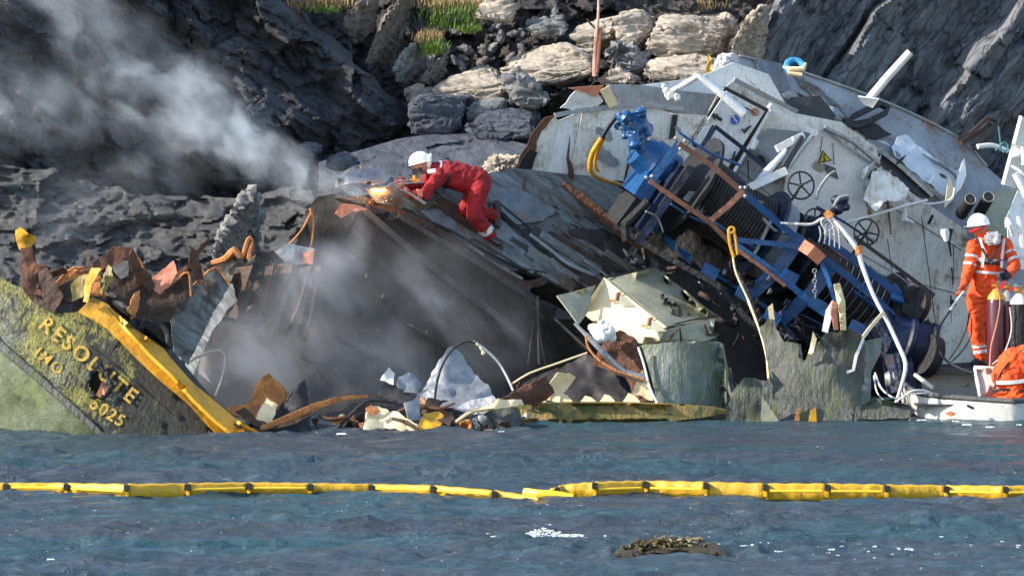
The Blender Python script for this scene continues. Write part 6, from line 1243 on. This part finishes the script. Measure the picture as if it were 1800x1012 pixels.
mk('fitting', [ball(P(1698, 676, .9), .05, 1.2, 1, .4)], M['black'], bt)
mk('cleat', [bar([(1700, 712, -.12), (1712, 718, -.12)], .016, 6)], M['black'], bt); mk('cleat', [bar([(1622, 708, -.05), (1626, 716, -.07)], .012, 6)], M['black'], bt)
mk('hull_stain', [plateg([(1660, 726, -.02), (1672, 722, -.03), (1682, 727, -.02), (1672, 732, -.0)], yf=lambda x, y: .06 - (y - 713) * .004 - .03, thick=.004, res=5)], M['rustor'], bt)
ib = thing('inflatable_boat', 'dark inflatable boat lying behind the aluminium one under the orange worker', 'boat', P(1700, 655, 2.4))
mk('tube', [bar([(1598, 672, 2.2), (1640, 658, 2.25), (1720, 651, 2.3), (1900, 648, 2.3)], [.08, .11, .11, .11], 12, smooth=3)], M['black'], ib)
mk('deck_board', [boxg(((1765 - 900) / F * 62, 2.3, .46), 1.9, 1.2, .06, None, .1)], M['grey'], ib)
mk('lifeline', [bar([(1602, 662, 2.05), (1640, 648, 2.1), (1680, 652, 2.1), (1720, 643, 2.1)], .008, 5, smooth=3)], M['black'], ib)
# hoses from the orange worker
def hose(pp, r_, m, lb): return tag(mk('gas_hose', [bar(pp, r_, 8, smooth=4)], M[m]), lb, 'hose')
hose([(1694, 512, 1.7), (1680, 530, 1.65), (1668, 548, 1.6)], .014, 'bright', 'short pale hose fitting hanging from the orange worker hand')
hose([(1670, 545, 1.6), (1652, 575, 1.5), (1648, 605, 1.4), (1662, 632, 1.2), (1690, 648, 1.0), (1712, 655, .8)], .014, 'dark', 'long black gas hose looping down into the grey boat')
hose([(1704, 550, 1.7), (1698, 580, 1.7), (1682, 612, 1.6), (1668, 632, 1.5)], .009, 'dark', 'thin black hose beside the orange worker leg, left one')
hose([(1708, 560, 1.75), (1706, 592, 1.7), (1690, 618, 1.6), (1672, 636, 1.5)], .009, 'dark', 'thin black hose beside the orange worker leg, right one')
hose([(1752, 505, 1.0), (1758, 530, .95), (1752, 570, .95), (1742, 610, .9), (1740, 650, .8)], .010, 'salmon', 'thin pink hose hanging in front of the maroon cylinder')
hose([(1775, 540, .9), (1778, 580, .9), (1765, 620, .85), (1745, 640, .8)], .008, 'silver', 'thin grey hose between the two gas cylinders')
def cylinder(x, yt, yb, Y, r_, m, neck, lb):
    c = thing('gas_cylinder', lb, 'gas cylinder', P(x, yb, Y)); H = (yb - yt) * .00705
    mk('bottle', [lathe(P(x, yb, Y), P(x, yt, Y), [(0, r_ * .9), (.02, r_), (.88, r_), (.94, r_ * .8), (.985, r_ * .4), (1, r_ * .3)], 28)], M[m], c)
    mk('neck_ring', [lathe(P(x, yt + 14, Y), P(x, yt - 4, Y), [(0, r_ * .99), (.3, r_ * .9), (.8, r_ * .5), (1, r_ * .35)], 24)], M[neck], c)
    v = mk('valve', [bar([(x, yt, Y), (x, yt - 14, Y)], .02, 8), bar([(x - 9, yt - 10, Y - .02), (x + 8, yt - 10, Y - .02)], .016, 8), torus(P(x, yt - 16, Y), (0, 0, 1), .035, .008, 18, 6)], M['brass'], c)
    mk('gauge', [lathe(P(x + 8, yt - 8, Y - .03), P(x + 8, yt - 8, Y - .07), [(0, .035), (1, .035)], 16), lathe(P(x - 7, yt - 18, Y - .03), P(x - 7, yt - 18, Y - .06), [(0, .028), (1, .028)], 16)], M['redpl' if m == 'maroon' else 'galv'], v)
cylinder(1752, 512, 680, 1.15, .118, 'maroon', 'brass', 'maroon gas cylinder with a yellow collar and red regulator beside the orange worker')
cylinder(1792, 520, 690, 1.1, .125, 'dark', 'bright', 'black gas cylinder with a white neck at the right edge')
cylinder(1772, 515, 680, 1.55, .115, 'maroon', 'galv', 'dark gas cylinder half hidden between the two front cylinders')
# third person bent over in the boat
J = dict(root=P(1790, 700, .45), neck=P(1850, 640, .4), sha=P(1838, 655, .2), ela=P(1848, 700, .1), wra=P(1875, 705, .1), shb=P(1838, 640, .6), elb=P(1860, 690, .6), wrb=P(1880, 700, .5),
         hipa=P(1775, 665, .3), kna=P(1790, 698, .2), ana=P(1755, 702, .35), hipb=P(1775, 660, .55), knb=P(1795, 695, .6), anb=P(1760, 697, .65))
tor = [(P(1834, 643, .4), .17), (P(1810, 634, .4), .20), (P(1785, 642, .4), .21), (P(1772, 660, .42), .19)]
tw, cv = person('worker in orange coveralls bent over in the grey boat, seen only as a rounded back', J, 'orange', P(1872, 640, .4), (.8, 0, .3), (.4, 0, -1), tor, [('a', (1, 0, -.2), (0, -1, 0)), ('b', (1, 0, -.2), (0, -1, 0))], .016)
mk('helmet', [dome(P(1876, 638, .4), (.9, 0, .3), (.3, 0, -1), .12)], M['helmet'], tw)
mk('strap', [bar([(1748, 682, .3), (1760, 655, .22), (1778, 632, .22), (1800, 612, .3)], .010, 4, smooth=3)], M['black'], tw); mk('strap', [bar([(1745, 688, .25), (1770, 684, .16), (1800, 688, .16)], .014, 4, smooth=3)], M['black'], tw)
mk('reflective_band', [bar([(1752, 672, .22), (1775, 672, .15), (1805, 668, .16), (1830, 660, .2)], .022, 4, smooth=3)], M['silver'], tw)

# ------------------------------------------------------------------ floating boom
bm_ = thing('oil_boom', 'yellow floating oil boom with black clips stretched across the water in front of the wreck', 'oil boom', P(900, 870, -11.1))
xt = [-60, 100, 220, 440, 650, 760, 870, 930, 950]; yt_ = [848, 848, 850, 847, 850, 852, 861, 870, 874]; yb_ = [862, 864, 874, 866, 864, 868, 874, 877, 879]
x2 = [958, 975, 990, 1045, 1135, 1240, 1350, 1450, 1560, 1660, 1770, 1870]; t2 = [868, 856, 851, 846, 844, 846, 849, 849, 851, 852, 853, 853]; b2 = [874, 872, 870, 871, 868, 871, 873, 874, 874, 873, 876, 874]
def boomseg(x0, x1, XT, T_, B_, seed):
    r = random.Random(seed); V = []; Fc = []; xs = np.linspace(x0, x1, 15); n = 12
    for i, x in enumerate(xs):
        t = np.interp(x, XT, T_); b = np.interp(x, XT, B_) + 5; D = 4 * F / (np.interp(x, XT, B_) - HOR) + CAMY
        e = math.sin(math.pi * i / 14); pf = .085 + .01 * e
        top = P(x, t, D); H = (b - t) * .0056
        for k in range(n):
            a = 2 * math.pi * k / n; cs_ = math.copysign(abs(math.cos(a)) ** .28, math.cos(a)); sn_ = math.copysign(abs(math.sin(a)) ** .7, math.sin(a))
            V.append(Vector((top.x, D - pf * .7 * sn_ * (1 + .25 * r.uniform(-1, 1)), top.z - H * .5 + H * .5 * cs_ * (1 + .05 * math.sin(i * 1.3 + seed)))))
    m = len(xs)
    for i in range(m - 1):
        for k in range(n): Fc.append((i * n + k, i * n + (k + 1) % n, (i + 1) * n + (k + 1) % n, (i + 1) * n + k))
    Fc += [tuple(range(n))[::-1], tuple((m - 1) * n + k for k in range(n))]; return V, Fc
def boomrun(cl, XT, T_, B_):
    for i in range(len(cl) - 1):
        s_ = mk('float_section', [boomseg(cl[i] + 1, cl[i + 1] - 1, XT, T_, B_, i)], M['boom'], bm_, True)
        x0, x1 = cl[i] + 8, cl[i + 1] - 8; D = lambda x: 4 * F / (np.interp(x, XT, B_) - HOR) + CAMY - .13
        if i % 3 != 1: mk('fold', [tube([P(x, np.interp(x, XT, T_) * .45 + np.interp(x, XT, B_) * .55, D(x)) for x in np.linspace(x0, x1, 7)], .013, 6)], M['signyel'] if 0 else M['yellowbright'], s_)
    for x in cl[1:-1]:
        t = np.interp(x, XT, T_); b = np.interp(x, XT, B_); D = 4 * F / (b - HOR) + CAMY
        c_ = mk('clip', [boxg(P(x, t + 6, D), .05, .26, .06, None, .1)], M['black'], bm_); mk('clip_band', [boxg(P(x, (t + b) / 2 + 3, D - .005), .034, .2, (b - t) * .0035, None, .15)], M['yellowbright'], c_)
M['yellowbright'] = paint('bright_yellow_webbing', (.95, .62, .03), (.85, .5, .02), 6, 0, rough=.4, bmp=.2, dirt=.2)
boomrun([-500, -392, -284, -176, -68, 12, 118, 224, 331, 438, 546, 653, 761, 869, 948], xt, yt_, yb_); boomrun([958, 980, 1045, 1135, 1240, 1345, 1453, 1558, 1662, 1766, 1874, 1982, 2090, 2198, 2306], x2, t2, b2)
mk('coupling', [tube([P(922, 866, -11.45), P(945, 869, -11.6), P(975, 870, -11.6), P(1008, 871, -11.65)], [.05, .05, .045, .02], 8, flat=.5)], M['yellowbright'], bm_)
mk('towing_strap', [tube([P(948, 873, -11.05), P(960, 868, -11.0), P(972, 860, -11.0)], .02, 6)], M['yellowbright'], bm_)

# ------------------------------------------------------------------ smoke from the cutting
def smoke(name, segs, dens, label, col=(.78, .85, .93), nsc=1.3, thr=(.42, .60), warp=.55, yr=.5):
    m = bpy.data.materials.new(name); m.use_nodes = True; nt = m.node_tree; nt.nodes.clear(); out = N(nt, 'ShaderNodeOutputMaterial'); v = N(nt, 'ShaderNodeVolumePrincipled')
    v.inputs['Color'].default_value = (*col, 1); v.inputs['Anisotropy'].default_value = .1; nt.links.new(v.outputs[0], out.inputs['Volume'])
    geo = N(nt, 'ShaderNodeNewGeometry'); L = nt.links.new
    wn = N(nt, 'ShaderNodeTexNoise'); wn.inputs['Scale'].default_value = nsc; wn.inputs['Detail'].default_value = 3; mA = N(nt, 'ShaderNodeMapping'); mA.inputs['Rotation'].default_value = (0, R(47), 0); mB = N(nt, 'ShaderNodeMapping'); mB.inputs['Scale'].default_value = (1.2, 1.1, .8); L(geo.outputs['Position'], mA.inputs[0]); L(mA.outputs[0], mB.inputs[0]); L(mB.outputs[0], wn.inputs['Vector'])
    def vm(op, a, b=None, s=None):
        q = N(nt, 'ShaderNodeVectorMath', operation=op)
        for i, x in enumerate((a, b)):
            if x is None: continue
            if isinstance(x, (tuple, Vector)): q.inputs[i].default_value = tuple(x)
            else: L(x, q.inputs[i])
        if s is not None: (L(s, q.inputs['Scale']) if not isinstance(s, float) else setattr(q.inputs['Scale'], 'default_value', s))
        return q
    def ma(op, a, b, c=None, clamp=False):
        q = N(nt, 'ShaderNodeMath', operation=op, use_clamp=clamp)
        for i, x in enumerate((a, b, c)):
            if x is None: continue
            if isinstance(x, (int, float)): q.inputs[i].default_value = x
            else: L(x, q.inputs[i])
        return q.outputs[0]
    wv = vm('SUBTRACT', wn.outputs['Color'], (.5, .5, .5)).outputs[0]; wv = vm('SCALE', wv, None, warp * 2.0).outputs[0]
    p = vm('ADD', geo.outputs['Position'], wv).outputs[0]; acc = None; lo_ = Vector((1e9,) * 3); hi_ = -lo_
    for (a, ra, wa), (b, rb, wb) in segs:
        a, b = P(*a), P(*b); ra *= .0068; rb *= .0068
        for q, r_ in ((a, ra), (b, rb)):
            for k in range(3): lo_[k] = min(lo_[k], q[k] - r_ * (yr if k == 1 else 1)); hi_[k] = max(hi_[k], q[k] + r_ * (yr if k == 1 else 1))
        d = b - a; pa = vm('SUBTRACT', p, a).outputs[0]; h = ma('DIVIDE', vm('DOT_PRODUCT', pa, d).outputs['Value'], d.length_squared, clamp=True)
        off = vm('SUBTRACT', pa, vm('SCALE', d, None, h).outputs[0]).outputs[0]; off = vm('MULTIPLY', off, (1, 1 / yr, 1)).outputs[0]; ln = vm('LENGTH', off).outputs['Value']
        rr_ = ma('MULTIPLY_ADD', h, rb - ra, ra); f = ma('SUBTRACT', 1, ma('DIVIDE', ln, rr_), clamp=True); f = ma('MULTIPLY', ma('MULTIPLY', f, f), ma('MULTIPLY_ADD', h, wb - wa, wa)); acc = f if acc is None else ma('MAXIMUM', acc, f)
    fn = N(nt, 'ShaderNodeTexNoise'); fn.inputs['Scale'].default_value = nsc * 1.6; fn.inputs['Detail'].default_value = 6; fn.inputs['Roughness'].default_value = .6; mC = N(nt, 'ShaderNodeMapping'); mC.inputs['Rotation'].default_value = (0, R(47), 0); mD = N(nt, 'ShaderNodeMapping'); mD.inputs['Scale'].default_value = (1.35, 1.1, .75); L(p, mC.inputs[0]); L(mC.outputs[0], mD.inputs[0]); L(mD.outputs[0], fn.inputs['Vector'])
    mr = N(nt, 'ShaderNodeMapRange'); mr.inputs[1].default_value = thr[0]; mr.inputs[2].default_value = thr[1]; mr.inputs[3].default_value = .12; L(fn.outputs['Fac'], mr.inputs[0])
    L(ma('MULTIPLY', ma('MULTIPLY', acc, mr.outputs[0]), dens), v.inputs['Density'])
    pad = warp * .35; lo_ -= Vector((pad, pad * .3, pad)); hi_ += Vector((pad, pad * .3, pad))
    lo_.z = max(lo_.z, .06)
    c = (lo_ + hi_) / 2; o = mk(name, [boxg((c.x, c.y, c.z), *(hi_ - lo_), None, 0)], m); return tag(o, label, 'smoke', kind='stuff')
def chain(*n_): return [(n_[i], n_[i + 1]) for i in range(len(n_) - 1)]
smoke('smoke_plume', chain(((655, 330, .9), 24, 9), ((570, 315, 1.0), 56, 8.0), ((480, 285, 1.2), 70, 5.0), ((390, 215, 1.4), 85, 3.6), ((260, 130, 1.7), 110, 2.0), ((120, 20, 1.9), 130, 1.5), ((60, -90, 2.0), 150, 1.2))
      + chain(((430, 250, 1.4), 60, 1.1), ((200, 190, 1.7), 110, .9), ((-60, 180, 2.0), 160, .9)) + chain(((360, 260, 1.4), 80, .7), ((120, 360, 1.4), 130, .30)), 1.5, 'pale smoke drifting from the torch up and away to the left')
smoke('smoke_veil', chain(((660, 350, .2), 20, 3), ((620, 420, .2), 80, 1.7), ((560, 520, .1), 150, 1.5), ((440, 620, .1), 190, 1.3)) + chain(((620, 430, .2), 80, 1.2), ((760, 520, .2), 130, 1.2), ((860, 600, .2), 130, 1.1)) + chain(((560, 540, .1), 150, .9), ((720, 660, .0), 110, .8)), 1.1, 'thin blue grey smoke hanging inside the hollow hull under the red worker', col=(.70, .76, .86), nsc=1.0, thr=(.36, .60))
